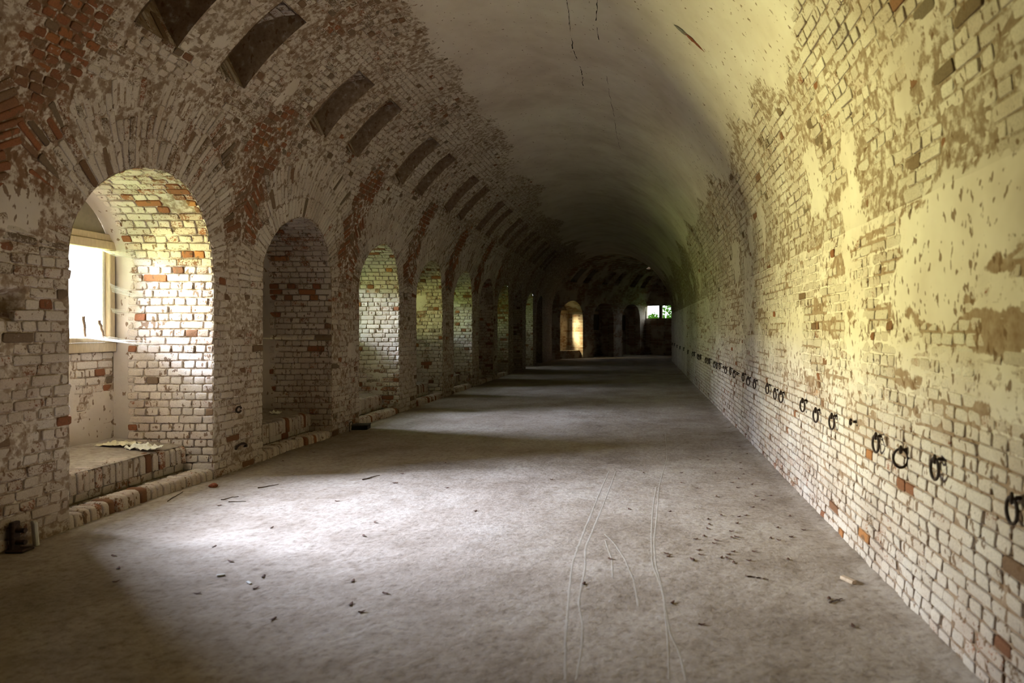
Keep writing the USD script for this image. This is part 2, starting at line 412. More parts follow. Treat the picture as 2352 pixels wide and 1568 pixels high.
def y_lines(edges, y0, y1, step):
    """Grid lines from y0 to y1 with a step that grows with distance, passing through the edges."""
    y, out = y0, []
    while y < y1 - 1e-6:
        out.append(y)
        y += step(y)
    out.append(y1)
    out = np.array(out)
    for e in edges:
        if y0 < e < y1:
            out[np.argmin(np.abs(out - e))] = e
    return np.unique(out)


def step_of(y):
    return 0.10 if y < 1.5 else 0.03 if y < 12 else 0.045 if y < 18 else 0.09


def add_block(store, pts, tone):
    nu, nv = pts.shape[:2]
    store["f"].append(grid_faces(nu, nv, store["n"]))
    store["v"].append(pts.reshape(-1, 3))
    store["t"].append(tone.reshape(-1, 3))
    store["n"] += nu * nv


def new_store():
    return {"v": [], "f": [], "t": [], "n": 0}


def done(store, path, mat, **k):
    return put(path, np.vstack(store["v"]), np.vstack(store["f"]), mat, np.vstack(store["t"]), **k)


wall_left = xform("wall_left", kind="structure", label="arcaded wall of whitewashed brick piers between the deep window niches")
wall_right = xform("wall_right", kind="structure", label="long blank wall of whitewashed brick carrying the row of iron rings")
ceiling = xform("ceiling", kind="structure", label="brick barrel vault with patchy lime plaster along its crown")
floor = xform("floor", kind="structure", label="dusty earth floor with wheel tracks and scattered debris")


def tone_of(r, g=0.0, b=0.0):
    r, g, b = np.broadcast_arrays(np.asarray(r, float), np.asarray(g, float), np.asarray(b, float))
    return np.stack([r, g, b], -1)


def dirt_left(s, y):
    return np.clip(0.06 + 0.06 * sstep(s, 1.6, 2.6) + 0.3 * sstep(s, 0.7, 0.0) + 0.5 * (fbm(s * 2, y * 2, 5.5, 4, 51) - 0.35), 0, 1)


# window wall and the vault's haunch above it, cut by the niches
low, haunch = new_store(), new_store()
edges = [-6.0]
segs, cur = [], -6.0
for y0 in NICHES:
    segs += [("pier", cur, y0), ("niche", y0, y0 + NW)]
    cur = y0 + NW
segs.append(("pier", cur, 33.0))
for kind_, ya, yb in segs:
    ys = y_lines([], ya, yb, step_of)
    if yb - ya > 0.06 and len(ys) < 3:
        ys = np.linspace(ya, yb, 4)
    if kind_ == "pier":
        rows = np.linspace(-0.07, S, 75)
        s_, y_ = np.meshgrid(rows, ys, indexing="ij")
        c = cover_left(s_, y_)
        add_block(low, miter_first(surf(s_, y_, skin_n(s_, y_, c))), tone_of(np.maximum(c, 0.45), exposed(s_, y_), dirt_left(s_, y_)))
        bot = np.full_like(ys, S)
    else:
        yc = (ya + yb) / 2
        bot = NS + np.sqrt(np.maximum(NR**2 - (ys - yc) ** 2, 0))
    t = np.linspace(0, 1, 62)[:, None]
    s_ = bot[None] + (SB - bot[None]) * t
    y_ = np.broadcast_to(ys[None], s_.shape)
    c = cover_left(s_, y_)
    add_block(haunch, miter_first(surf(s_, y_, skin_n(s_, y_, c))), tone_of(np.maximum(c, 0.47), exposed(s_, y_), dirt_left(s_, y_)))
done(low, str(wall_left.GetPath()) + "/mortar_bed", "plaster")

ys = y_lines([e for v in VENTS for e in v], -6.0, 33.0, step_of)
rows = np.unique(np.concatenate([np.linspace(SB, ST, 30), np.linspace(ST, S90, 62)]))
s_, y_ = np.meshgrid(rows, ys, indexing="ij")
c = cover_left(s_, y_)
pts = miter_first(surf(s_, y_, skin_n(s_, y_, c)))
q = grid_faces(len(rows), len(ys))
mid_s = s_.ravel()[q].mean(1)
mid_y = y_.ravel()[q].mean(1)
keep = np.ones(len(q), bool)
for a, b in VENTS:
    keep &= ~((mid_s < ST) & (mid_y > a) & (mid_y < b))
haunch["f"].append(q[keep] + haunch["n"])
haunch["v"].append(pts.reshape(-1, 3))
haunch["t"].append(tone_of(np.maximum(c, 0.46), exposed(s_, y_) * (1 - c), 0.08 + 0.14 * (1 - c)).reshape(-1, 3))
haunch["n"] += pts.shape[0] * pts.shape[1]
def vent_back(s):
    return -0.06 - 0.36 * (1 - np.clip((s - SB) / (ST - SB), 0, 1) ** 1.6)


# the vents' shafts, sloping up and out into the masonry
for a, b in VENTS:
    dep = np.linspace(0.012, -0.46, 8)
    yy = np.linspace(a, b, 6)
    ss = np.linspace(SB, ST, 12)
    for fixed in (SB, ST):
        n_, y2 = np.meshgrid(dep, yy, indexing="ij")
        lift = 0.0 if fixed == SB else 1.0
        p = surf(np.full_like(n_, fixed) + (0.012 - n_) * (0.50 - 0.10 * lift), y2, n_ + 0.02 * (fbm(n_ * 6, y2 * 6, fixed, 3, 61) - 0.5))
        add_block(haunch, p, tone_of(0.35 + 0 * n_, 0.45, 0.30))
    for fixed in (a, b):
        n_, s2 = np.meshgrid(dep, ss, indexing="ij")
        p = surf(s2 + (0.012 - n_) * (0.50 - 0.10 * (s2 - SB) / (ST - SB)), np.full_like(n_, fixed), n_)
        add_block(haunch, p, tone_of(0.35 + 0 * n_, 0.45, 0.30))
    s2, y2 = np.meshgrid(np.linspace(SB - 0.03, ST + 0.4, 8), np.linspace(a - 0.03, b + 0.03, 6), indexing="ij")
    add_block(haunch, surf(s2, y2, vent_back(s2) - 0.03), tone_of(0.3 + 0 * s2, 0.5, 0.35))
# the other haunch of the vault
rows = np.linspace(S90, S180, 150)
s_, y_ = np.meshgrid(rows, y_lines([], -6.0, 33.0, step_of), indexing="ij")
c = cover_right(s_, y_)
add_block(haunch, miter_first(surf(s_, y_, skin_n(s_, y_, c))), tone_of(np.maximum(c, 0.45), 0.35 * sstep(s_, S + R * 2.3, S + R * 2.7), 0.1 + 0.1 * (1 - c)))
done(haunch, str(ceiling.GetPath()) + "/plaster", "plaster")
right = new_store()
rows = np.linspace(S180, SEND + 0.07, 75)
s_, y_ = np.meshgrid(rows, y_lines([], -6.0, 33.0, step_of), indexing="ij")
c = cover_right(s_, y_)
add_block(right, miter_first(surf(s_, y_, skin_n(s_, y_, c))), tone_of(np.maximum(c, 0.62 - (0.30 * sstep(s_, S180 + 0.9, S180 + 1.5)) * sstep(y_, 19, 14) - 0.55 * sstep(y_, 20, 15) * sstep(fbm(s_ * 13, y_ * 1.6, 3.0, 3, 45), 0.56, 0.66)), 0.62, 0.25 * sstep(s_, SEND - 0.35, SEND)))
done(right, str(wall_right.GetPath()) + "/mortar_bed", "plaster")

# ------------------------------------------------------------------ bricks
RING = np.array([(0.13, 0), (0.87, 0), (1, 0.13), (1, 0.87), (0.87, 1), (0.13, 1), (0, 0.87), (0, 0.13)])
bf = []
for lev in range(2):
    for k in range(8):
        a, b = lev * 8 + k, lev * 8 + (k + 1) % 8
        bf += [(a, b, b + 8), (a, b + 8, a + 8)]
bf += [(16, 16 + k, 17 + k) for k in range(1, 7)]
BF = np.array(bf, np.int32)


def bricks(rects, fmap, top, e, hue, dirt, seed, jit=0.004, rise=0.006):
    """Rounded brick faces: rects (N, 4) of a0, a1, b0, b1 in the surface's own coordinates -> vertices (N, 24, 3), tones (N, 3)."""
    g = np.random.default_rng(seed)
    n = len(rects)
    a0, a1, b0, b1 = (rects[:, k, None] for k in range(4))
    out = []
    tilt = g.uniform(-1, 1, (n, 2, 1)) * 0.0035
    lift = g.uniform(-1, 1, (n, 1)) * rise + np.reshape(top, (-1, 1))
    corner = g.uniform(-jit, jit, (n, 8, 2))
    for lev, (inset, dn) in enumerate(((0.0, -0.04), (0.0, -0.0045), (0.006, 0.0))):
        la, lb = (a1 - a0), (b1 - b0)
        ra, rb = RING[None, :, 0], RING[None, :, 1]
        if lev < 2:
            ca, cb = np.minimum(0.010 / la, 0.3), np.minimum(0.010 / lb, 0.3)
            ra = np.where(ra == 0.13, ca, np.where(ra == 0.87, 1 - ca, ra))
            rb = np.where(rb == 0.13, cb, np.where(rb == 0.87, 1 - cb, rb))
        else:
            ca, cb = np.minimum(0.011 / la, 0.3), np.minimum(0.011 / lb, 0.3)
            ra = np.where(ra == 0.13, ca, np.where(ra == 0.87, 1 - ca, ra))
            rb = np.where(rb == 0.13, cb, np.where(rb == 0.87, 1 - cb, rb))
        a = a0 + ra * la + corner[..., 0] + (0.5 - ra) * 2 * inset
        b = b0 + rb * lb + corner[..., 1] + (0.5 - rb) * 2 * inset
        nn = lift + dn + (tilt[:, 0] * (ra - 0.5) * 2 + tilt[:, 1] * (rb - 0.5) * 2) * (lev > 0) + (g.uniform(-0.002, 0.002, (n, 8)) if lev == 2 else 0)
        out.append(fmap(a, b, nn))
    return np.concatenate(out, 1), np.stack([e, hue, dirt], -1)


CAM = np.array([0, 0, EYE])


def emit(parent, parts, limit=300, name="brick"):
    """The bricks that show largest in the picture become parts of their own, the rest one mesh."""
    v = np.concatenate([p[0] for p in parts])
    t = np.concatenate([p[1] for p in parts])
    c = v[:, 16:].mean(1)
    d1, d2 = v[:, 20] - v[:, 16], v[:, 22] - v[:, 18]
    nrm = np.cross(d1, d2) * 0.5
    to = CAM - c
    dist = np.linalg.norm(to, axis=1)
    area = np.einsum("ij,ij->i", nrm, to) / dist / dist**2
    if np.sum(area[np.argsort(-np.abs(area))[:50]]) < 0:
        area = -area
    px = PX + F_PX * c[:, 0] / np.maximum(c[:, 1], 0.1)
    py = PY - F_PX * (c[:, 2] - EYE) / np.maximum(c[:, 1], 0.1)
    seen = (c[:, 1] > 0.5) & (px > -10) & (px < 2362) & (py > -10) & (py < 1578)
    area = np.where(seen, area, -1)
    order = np.argsort(-area)
    own = [k for k in order[:limit] if area[k] > 0]
    path = str(parent.GetPath())
    for k in own:
        put(f"{path}/{name}", v[k], BF, "brick", np.tile(t[k], (24, 1)))
    rest = np.setdiff1d(np.arange(len(v)), own)
    if len(rest):
        f = (BF[None] + (np.arange(len(rest)) * 24)[:, None, None]).reshape(-1, 3)
        put(f"{path}/brickwork", v[rest].reshape(-1, 3), f, "brick", np.repeat(t[rest], 24, 0), kind="stuff")


def courses(a0, a1, b0, b1, course, lengths, seed, joint=0.011, wob=0.0):
    """Rectangles of a bond: rows along b; lengths alternate by row (stretchers, headers)."""
    g = np.random.default_rng(seed)
    n = max(1, round((a1 - a0) / course))
    h = (a1 - a0) / n
    out = []
    for j in range(n):
        ln = lengths[j % len(lengths)]
        b = b0 - (g.uniform(0, 0.02) + (ln / 2 if (j // len(lengths)) % 2 else (0.25 * ln if len(lengths) > 1 and j % 2 else 0)))
        while b < b1 - 0.02:
            w = ln * g.uniform(0.94, 1.06)
            lo, hi = max(b, b0), min(b + w, b1)
            if b1 - hi < 0.05:
                hi = b1
            if hi - lo > 0.045:
                out.append((a0 + j * h + joint / 2 + g.uniform(-wob, wob), a0 + (j + 1) * h - joint / 2 + g.uniform(-wob, wob), lo + joint / 2, hi - joint / 2))
            b += w
    return np.array(out)


def looks(g, e, n, odd=0.05, tone=0.52):
    """tones of n bricks whose wish to show red is e: a few are bare, a few burnt dark."""
    e = np.clip(e + g.normal(0, 0.11, n), 0, 1)
    bare = g.random(n) < odd * (0.4 + 1.6 * e)
    e = np.where(bare, 0.95, e)
    hue = np.clip(g.normal(tone, 0.18, n), 0, 1)
    return e, hue


# piers
gb = np.random.default_rng(3)
parts = []
for kind_, ya, yb in segs:
    if kind_ != "pier" or yb < 3.4 or ya > 21:
        continue
    r_ = courses(0.0, NS, max(ya, 3.0), yb, 0.0785, (0.235, 0.118), int(ya * 100) + 900, wob=0.002)
    r_[:, 3] += np.where(np.abs(r_[:, 3] - yb) < 0.02, gb.uniform(-0.012, 0.020, len(r_)), 0)
    r_[:, 2] -= np.where(np.abs(r_[:, 2] - ya) < 0.02, gb.uniform(-0.012, 0.016, len(r_)), 0)
    cs, cy = r_[:, :2].mean(1), r_[:, 2:].mean(1)
    keep = (hole_depth(cs, cy) < 0.02) & (cover_left(cs, cy) < 0.8)
    r_, cs, cy = r_[keep], cs[keep], cy[keep]
    e, hue = looks(gb, 0.36 + 0.6 * (exposed(cs, cy) - 0.36), len(r_), 0.05, 0.38)
    parts.append(bricks(r_, surf, 0.004 + 0 * cs, e, hue, dirt_left(cs, cy) * 0.9, int(ya * 100), jit=0.005))
emit(wall_left, parts)


# vault: rings of radial bricks round each niche arch, then header courses
def ring_map(yc):
    def m(phi, r, n=0.0):
        return surf(NS + r * np.cos(phi), yc + r * np.sin(phi), n)
    return m


parts = []
RMAX = 1.60
for k, y0 in enumerate(NICHES):
    yc = y0 + NR
    if yc < 3 or yc > 20:
        continue
    lo = PIERS[k - 1] - yc if k else -1.3
    hi = PIERS[k] - yc if k < len(PIERS) else 1.3
    r0 = NR + 0.004
    rects = []
    for j, ln in enumerate((0.25, 0.24, 0.23)):
        n = round(math.pi * (r0 + ln * 0.3) / 0.060)
        ed = np.linspace(-math.pi / 2, math.pi / 2, n + 1)
        off = gb.uniform(-0.07, 0.07, n) if j else np.zeros(n)
        g_ = 0.005 / (r0 + ln / 2)
        for i in range(n):
            rects.append((ed[i] + g_, ed[i + 1] - g_, r0 + off[i] * 0.4 + 0.006, r0 + ln + off[i] - 0.006))
        r0 += ln
    r_ = np.array(rects)
    ph, rr = r_[:, :2].mean(1), r_[:, 2:].mean(1)
    y_, s_ = yc + rr * np.sin(ph), NS + rr * np.cos(ph)
    keep = (y_ - yc > lo + 0.03) & (y_ - yc < hi - 0.03) & (s_ > NS + 0.02) & (cover_left(s_, y_) < 0.8)
    r_, y_, s_ = r_[keep], y_[keep], s_[keep]
    e, hue = looks(gb, exposed(s_, y_) - 0.05, len(r_), 0.04, 0.25 + 0.28 * (exposed(s_, y_) > 0.66))
    parts.append(bricks(r_, ring_map(yc), 0.004 + 0 * y_, e, hue, np.clip(gb.normal(0.05, 0.10, len(r_)), 0, 0.5), 400 + k, jit=0.004, rise=0.004))
r_ = courses(S + 0.45, S + R * 1.25, 3.2, 19.5, 0.070, (0.106, 0.110), 77, wob=0.002)
cs, cy = r_[:, :2].mean(1), r_[:, 2:].mean(1)
d = np.hypot(cs - NS, near(cy, YCS))
keep = (d > NR + 0.72 + 0.05) & (cover_left(cs, cy) < 0.72)
for a, b in VENTS:
    keep &= ~((cs > SB - 0.03) & (cs < ST + 0.04) & (cy > a - 0.05) & (cy < b + 0.05))
r_, cs, cy = r_[keep], cs[keep], cy[keep]
e, hue = looks(gb, exposed(cs, cy), len(r_), 0.06, 0.25 + 0.30 * (exposed(cs, cy) > 0.66))
parts.append(bricks(r_, surf, 0.003 + 0 * cs, e, hue, np.clip(gb.normal(0.05, 0.11, len(r_)), 0, 0.6), 500, jit=0.004, rise=0.0045))
r_ = courses(S + R * math.radians(136), S180, 1.9, 17.0, 0.079, (0.122, 0.24), 78, wob=0.002)
cs, cy = r_[:, :2].mean(1), r_[:, 2:].mean(1)
keep = cover_right(cs, cy) < 0.72
r_, cs, cy = r_[keep], cs[keep], cy[keep]
fr = fbm(cs * 1.2, cy * 1.2, 9.0, 4, 71)
e, hue = looks(gb, 0.12 + 0.7 * (fr - 0.45), len(r_), 0.06, 0.3)
parts.append(bricks(r_, surf, 0.002 + 0 * cs, e, hue, np.clip(0.10 + 0.9 * (fr - 0.5), 0, 0.5), 501, jit=0.004, rise=0.0045))
for i, (a, b) in enumerate(VENTS):
    if 4 < a < 14:
        ed = np.linspace(a + 0.01, b - 0.01, 7)
        r_ = np.array([(ed[j] + 0.004, ed[j + 1] - 0.004, 0.0, 0.22) for j in range(6)])

        def sill(y, d_, n=0.0):
            return surf(SB + d_ * 0.5 + n - 0.004, y, 0.005 - d_)
        e, hue = looks(gb, np.full(6, 0.42), 6, 0.1, 0.3)
        rb = courses(SB + 0.03, ST + 0.05, a + 0.01, b - 0.01, 0.078, (0.22, 0.115), 950 + i, wob=0.003)
        cb = rb[:, :2].mean(1)
        eb, hb = looks(gb, np.full(len(rb), 0.50), len(rb), 0.1, 0.3)
        parts.append(bricks(rb, lambda s_, y_, n=0.0: surf(s_, y_, vent_back(s_) - 0.02 + n), np.zeros(len(rb)), eb, hb, np.full(len(rb), 0.3), 970 + i, jit=0.005, rise=0.012))
        parts.append(bricks(r_, sill, 0.012 + np.zeros(6), e, hue, np.full(6, 0.3), 900 + i, jit=0.004, rise=0.010))
emit(ceiling, parts)
# blank wall
r_ = courses(S180 + 0.01, SEND, 1.9, 21.0, 0.067, (0.114, 0.118, 0.228), 79, joint=0.009, wob=0.002)
cs, cy = r_[:, :2].mean(1), r_[:, 2:].mean(1)
keep = cover_right(cs, cy) < 0.8
r_, cs, cy = r_[keep], cs[keep], cy[keep]
fr = fbm(cs * 1.2, cy * 1.2, 9.0, 4, 71)
low_ = sstep(cs, SEND - 0.7, SEND)
e, hue = looks(gb, 0.10 + 0.45 * (fr - 0.5) + 0.17 * low_, len(r_), 0.03, 0.5)
emit(wall_right, [bricks(r_, surf, 0.004 + 0 * cs, e, hue, np.clip(0.06 + 0.25 * low_ + 0.4 * (fr - 0.5), 0, 0.5), 502, jit=0.003, rise=0.0035)])

# ------------------------------------------------------------------ niches, their ledges, steps and windows
NAMES = {0: "first", 1: "sunlit niche with the wide window", 2: "dark boarded niche next to it"}
WHICH = {0: "behind the near pier", 1: "the bright nearest niche", 2: "the dark boarded niche", 3: "the third niche, lit by its window", 4: "the fourth niche, dim and greenish",
         5: "the fifth niche, half lit", 6: "the sixth niche, unlit", 7: "the seventh niche, glowing yellow", 8: "the eighth niche, black", 9: "the ninth niche, a dim slit", 10: "the tenth niche, black"}
ZS, ZH = 1.41, 2.27


def box(x0, x1, y0, y1, z0, z1, ch=0.006):
    """A box with its edges taken off."""
    e = np.array([(x1 - x0), (y1 - y0), (z1 - z0)])
    c = min(ch, e.min() * 0.3)
    pts = []
    for sx in (0, 1):
        for sy in (0, 1):
            for sz in (0, 1):
                p = np.array([(x0, x1)[sx], (y0, y1)[sy], (z0, z1)[sz]])
                d_ = np.array([1 - 2 * sx, 1 - 2 * sy, 1 - 2 * sz]) * c
                for k in range(3):
                    o = d_.copy()
                    o[k] = 0
                    pts.append(p + o)
    return trimesh.convex.convex_hull(np.array(pts))


def tube(points, r, sides=8, closed=False):
    p = np.asarray(points, float)
    if closed:
        t = np.roll(p, -1, 0) - np.roll(p, 1, 0)
    else:
        t = np.gradient(p, axis=0)
    t /= np.linalg.norm(t, axis=1, keepdims=True) + 1e-12
    up = np.array([0, 0, 1.0]) if np.abs(t[:, 2]).max() < 0.95 else np.array([0.31, 0.9, 0.3])
    a = np.cross(t, up)
    a /= np.linalg.norm(a, axis=1, keepdims=True) + 1e-12
    b = np.cross(t, a)
    ang = np.arange(sides) * 2 * np.pi / sides
    rr = np.broadcast_to(r, (len(p),))
    v = p[:, None] + rr[:, None, None] * (np.cos(ang)[None, :, None] * a[:, None] + np.sin(ang)[None, :, None] * b[:, None])
    n = len(p)
    f = []
    for i in range(n if closed else n - 1):
        for k in range(sides):
            i2, k2 = (i + 1) % n, (k + 1) % sides
            f.append((i * sides + k, i * sides + k2, i2 * sides + k2, i2 * sides + k))
    f = np.array(f)
    f = np.vstack([f[:, [0, 1, 2]], f[:, [0, 2, 3]]])
    v = v.reshape(-1, 3)
    if not closed:
        c0, c1 = len(v), len(v) + 1
        v = np.vstack([v, p[0], p[-1]])
        f = np.vstack([f, [(c0, (k + 1) % sides, k) for k in range(sides)], [(c1, (n - 1) * sides + k, (n - 1) * sides + (k + 1) % sides) for k in range(sides)]])
    return trimesh.Trimesh(v, f, process=False)


def half_disc(y0, y1, z0, x0, x1):
    """The board that fills the arch above a window."""
    yc, w = (y0 + y1) / 2, (y1 - y0) / 2
    from shapely.geometry import Polygon
    an = np.linspace(0, math.pi, 40)
    pts = [(yc + NR * 0.995 * math.cos(a), NS + NR * 0.995 * math.sin(a)) for a in an]
    pts = [p for p in pts if p[1] > z0]
    zy = math.sqrt(max((NR * 0.995) ** 2 - (z0 - NS) ** 2, 0))
    poly = Polygon([(yc + zy, z0)] + pts + [(yc - zy, z0)])
    m = trimesh.creation.extrude_polygon(poly, x1 - x0, engine="earcut")
    v = np.array(m.vertices)
    return trimesh.Trimesh(np.stack([x0 + v[:, 2], v[:, 0], v[:, 1]], 1), m.faces, process=False)


XB = XL - ND


def back_map(yc):
    def m(z, y, n=0.0):
        z, y, n = np.broadcast_arrays(np.asarray(z, float), np.asarray(y, float), np.asarray(n, float))
        return np.stack([XB + n, y, z], -1)
    return m


for k, y0 in enumerate(NICHES):
    yc = y0 + NR
    y1 = y0 + NW
    fine = 3 < yc < 21
    al = xform("alcove", kind="structure", label="arched brick window niche: " + WHICH[k])
    ap = str(al.GetPath())
    st = new_store()
    us = np.linspace(-0.07, NU + 0.07, 150 if fine else 40)
    vs = np.linspace(0, ND, 26 if fine else 6)
    u_, v_ = np.meshgrid(us, vs, indexing="ij")
    seedk = 100 + k
    cn = sstep(fbm(u_ * 1.5, v_ * 1.5 + k * 7.3, 0.5, 5, seedk), 0.58, 0.70) * 0.9 * sstep(v_, 0.05, 0.4)
    cn = np.maximum(cn, sstep(v_, 0.72, 0.86) * 0.9)
    nn = (-0.010 + 0.015 * cn + 0.012 * (fbm(u_ * 3, v_ * 3, k, 3, 200 + k) - 0.5)) * sstep(v_, 0.0, 0.05)
    exn = np.clip(0.30 + 1.2 * (fbm(u_ * 1.1, v_ * 1.6, k * 3.3, 4, 300 + k) - 0.5), 0, 1)
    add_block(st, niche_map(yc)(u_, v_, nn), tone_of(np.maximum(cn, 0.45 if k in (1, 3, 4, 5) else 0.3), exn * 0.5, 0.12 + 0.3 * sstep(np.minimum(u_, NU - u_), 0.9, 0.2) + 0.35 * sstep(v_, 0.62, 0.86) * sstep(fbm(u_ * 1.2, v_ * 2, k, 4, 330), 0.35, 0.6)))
    # wall under the window and round it
    zz = np.linspace(-0.07, 1.32, 40 if fine else 4)
    yy = np.linspace(y0 - 0.03, y1 + 0.03, 50 if fine else 4)
    z_, yb_ = np.meshgrid(zz, yy, indexing="ij")
    cb = sstep(fbm(z_ * 1.7, yb_ * 1.7, k * 2.2, 4, 310 + k), 0.40, 0.52)
    add_block(st, back_map(yc)(z_, yb_, -0.008 + 0.016 * cb + 0.01 * (fbm(z_ * 4, yb_ * 4, k, 3, 320) - 0.5)), tone_of(np.maximum(cb, 0.4), 0.3, 0.1 + 0.3 * sstep(z_, 0.7, 0.4)))
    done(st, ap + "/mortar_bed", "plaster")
    if 1 <= k <= 9:
        g = np.random.default_rng(600 + k)
        r_ = courses(0.0, NU, 0.0, 0.86 if k in (1, 2) else 0.95, 0.0785, (0.235, 0.118), 650 + k, wob=0.002)
        cu, cv = r_[:, :2].mean(1), r_[:, 2:].mean(1)
        if k > 5:
            r_ = r_[cu > NS]
            cu, cv = r_[:, :2].mean(1), r_[:, 2:].mean(1)
        ccov = sstep(fbm(cu * 1.5, cv * 1.5 + k * 7.3, 0.5, 5, seedk), 0.58, 0.70)
        keep = ccov < 0.92
        r_, cu, cv = r_[keep], cu[keep], cv[keep]
        soff = (cu > NS) & (cu < NS + math.pi * NR)
        ex = np.clip(0.22 + 1.1 * (fbm(cu * 1.1, cv * 1.6, k * 3.3, 4, 300 + k) - 0.5) + 0.10 * soff, 0, 1)
        e, hue = looks(g, ex, len(r_), 0.09)
        up = np.where(cu < NU / 2, cu, NU - cu)
        hue = np.where((e > 0.8) & (up > 1.6), np.clip(hue + 0.25, 0, 1), hue)
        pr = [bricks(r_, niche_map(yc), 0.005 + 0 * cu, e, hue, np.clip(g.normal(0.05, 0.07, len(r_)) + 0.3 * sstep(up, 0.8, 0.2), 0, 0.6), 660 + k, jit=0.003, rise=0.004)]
        if k <= 3:
            r_ = courses(0.0, 1.27, y0, y1, 0.0785, (0.235, 0.118), 690 + k, wob=0.002)
            cz, cy = r_[:, :2].mean(1), r_[:, 2:].mean(1)
            e, hue = looks(g, 0.1 + 0.1 * (cz < 0.9), len(r_), 0.10)
            pr.append(bricks(r_, back_map(yc), 0.001 + 0 * cz, e, hue, np.clip(0.05 + 0.3 * sstep(cz, 0.75, 0.4), 0, 1), 700 + k, jit=0.004, rise=0.004))
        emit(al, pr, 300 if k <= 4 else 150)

    # ledge and step
    if k <= 7:
        which = WHICH[k]
        zf, zb = 0.33, 0.41
        led = xform("brick_ledge", kind=None, label="low whitewashed brick ledge in " + which, cat="ledge", group="ledges in the window niches")
        lp = str(led.GetPath())
        xx = np.linspace(XB - 0.01, XL - 0.30, 22)
        yy = np.linspace(y0 - 0.01, y1 + 0.01, 40)
        x_, y_ = np.meshgrid(xx, yy, indexing="ij")
        t_ = (x_ - xx[0]) / (xx[-1] - xx[0])
        z_ = zb + (zf + 0.005 - zb) * t_ + 0.022 * (fbm(x_ * 4, y_ * 4, k, 4, 720) - 0.5)
        put(lp + "/dust_top", np.stack([x_, y_, z_], -1).reshape(-1, 3), grid_faces(22, 40), "dust_floor")
        g = np.random.default_rng(730 + k)
        rl, e_ = [], []

        def front(fx):
            def m(a, b, n=0.0):
                a, b, n = np.broadcast_arrays(np.asarray(a, float), np.asarray(b, float), np.asarray(n, float))
                return np.stack([fx + n, b, a], -1)
            return m

        def edge_block(x0, x1, ya, yb, z0, z1, g):
            """A brick laid on edge, its exposed arris worn round: 24 vertices like every other brick here, open below."""
            w = 0.035
            prof = [(x0, z1), (x1 - w * 1.4, z1 + g.uniform(-.004, .004)), (x1 - w * 0.45, z1 - w * 0.35), (x1 - 0.004, z1 - w * 1.1), (x1, z0 + 0.02), (x1, z0)]
            pv = []
            for y, ins in ((ya, 0.012), (ya + 0.012, 0.0), (yb - 0.012, 0.0), (yb, 0.012)):
                for (px_, pz_) in prof:
                    pv.append((px_ - ins * (px_ > x0), y, pz_ - ins * 0.8 * (pz_ > z0)))
            fv = []
            for i in range(3):
                for j in range(5):
                    a = i * 6 + j
                    fv += [(a, a + 6, a + 7), (a, a + 7, a + 1)]
            for b, s in ((0, 1), (18, -1)):
                for j in range(1, 5):
                    fv.append((b, b + j, b + j + 1)[::s])
            return np.array(pv), np.array(fv)

        def row(path, x0, x1, z0, z1, wid, sag, dirty):
            y = y0 + 0.005
            while y < y1 - 0.02:
                w = wid * g.uniform(0.85, 1.15)
                yb = min(y + w, y1 - 0.003)
                if y1 - yb < 0.03:
                    yb = y1 - 0.003
                dz = g.uniform(-0.008, 0.008) + sag * math.sin((y - y0) * 2.3)
                dx = g.uniform(-0.010, 0.010) + 0.015 * math.sin((y - y0) * 4.1 + k)
                pv, fv = edge_block(x0, x1 + dx, y + 0.003, yb - 0.003, z0, z1 + dz, g)
                bare = g.random() < 0.10
                tn = (0.95 if bare else np.clip(g.normal(0.22, 0.13), 0, 1), np.clip(g.normal(0.5, 0.15), 0, 1), dirty + g.uniform(-0.05, 0.1))
                put(path, pv, fv, "brick", np.tile(tn, (len(pv), 1)))
                y = yb
        row(lp + "/brick", XL - 0.48, XL - 0.285, 0.165, zf + 0.01, 0.072, 0.006, 0.28)
        r_ = courses(0.0, 0.165, y0, y1, 0.0785, (0.235, 0.15), 740 + k)
        e, hue = looks(g, np.full(len(r_), 0.2), len(r_), 0.05)
        vv, tt = bricks(r_, front(XL - 0.30), 0.0, e, hue, np.full(len(r_), 0.35), 741 + k)
        for i in range(len(r_)):
            put(lp + "/brick", vv[i], BF, "brick", np.tile(tt[i], (24, 1)))
        put(lp + "/mortar_bed", [(XL - 0.31, y0, 0), (XL - 0.31, y1, 0), (XL - 0.31, y1, zf - 0.02), (XL - 0.31, y0, zf - 0.02)], [(0, 1, 2, 3)], "plaster", np.tile((0.2, 0.3, 0.4), (4, 1)))
        stp = xform("brick_step", label="worn edge-laid brick step before " + which, cat="step", group="steps in front of the niche ledges")
        row(str(stp.GetPath()) + "/brick", XL - 0.17, XL - 0.018, -0.02, 0.105, 0.072, 0.008, 0.18)
        xx = np.linspace(XL - 0.235, XL - 0.13, 8)
        x_, y_ = np.meshgrid(xx, yy, indexing="ij")
        put(str(stp.GetPath()) + "/dust_fill", np.stack([x_, y_, 0.085 + 0.02 * (fbm(x_ * 6, y_ * 6, k, 3, 760) - 0.5)], -1).reshape(-1, 3), grid_faces(8, 40), "dust_floor")

    else:
        put(ap + "/floor_patch", [(XB - 0.02, y0 - 0.02, 0), (XL - 0.1, y0 - 0.02, 0), (XL - 0.1, y1 + 0.02, 0), (XB - 0.02, y1 + 0.02, 0)], [(0, 1, 2, 3)], "dust_floor", smooth=False)

    # window
    win = xform(f"window_{k}", kind="structure", label="wooden window set deep in " + WHICH[k])
    wp = str(win.GetPath())
    wood = "frame_wood"
    tri(wp + "/sill", box(XB - 0.06, XB + 0.055, y0 + 0.01, y1 - 0.01, 1.365, ZS), wood)
    tri(wp + "/rail", box(XB - 0.04, XB + 0.04, y0 + 0.01, y1 - 0.01, 1.27, 1.362), wood)
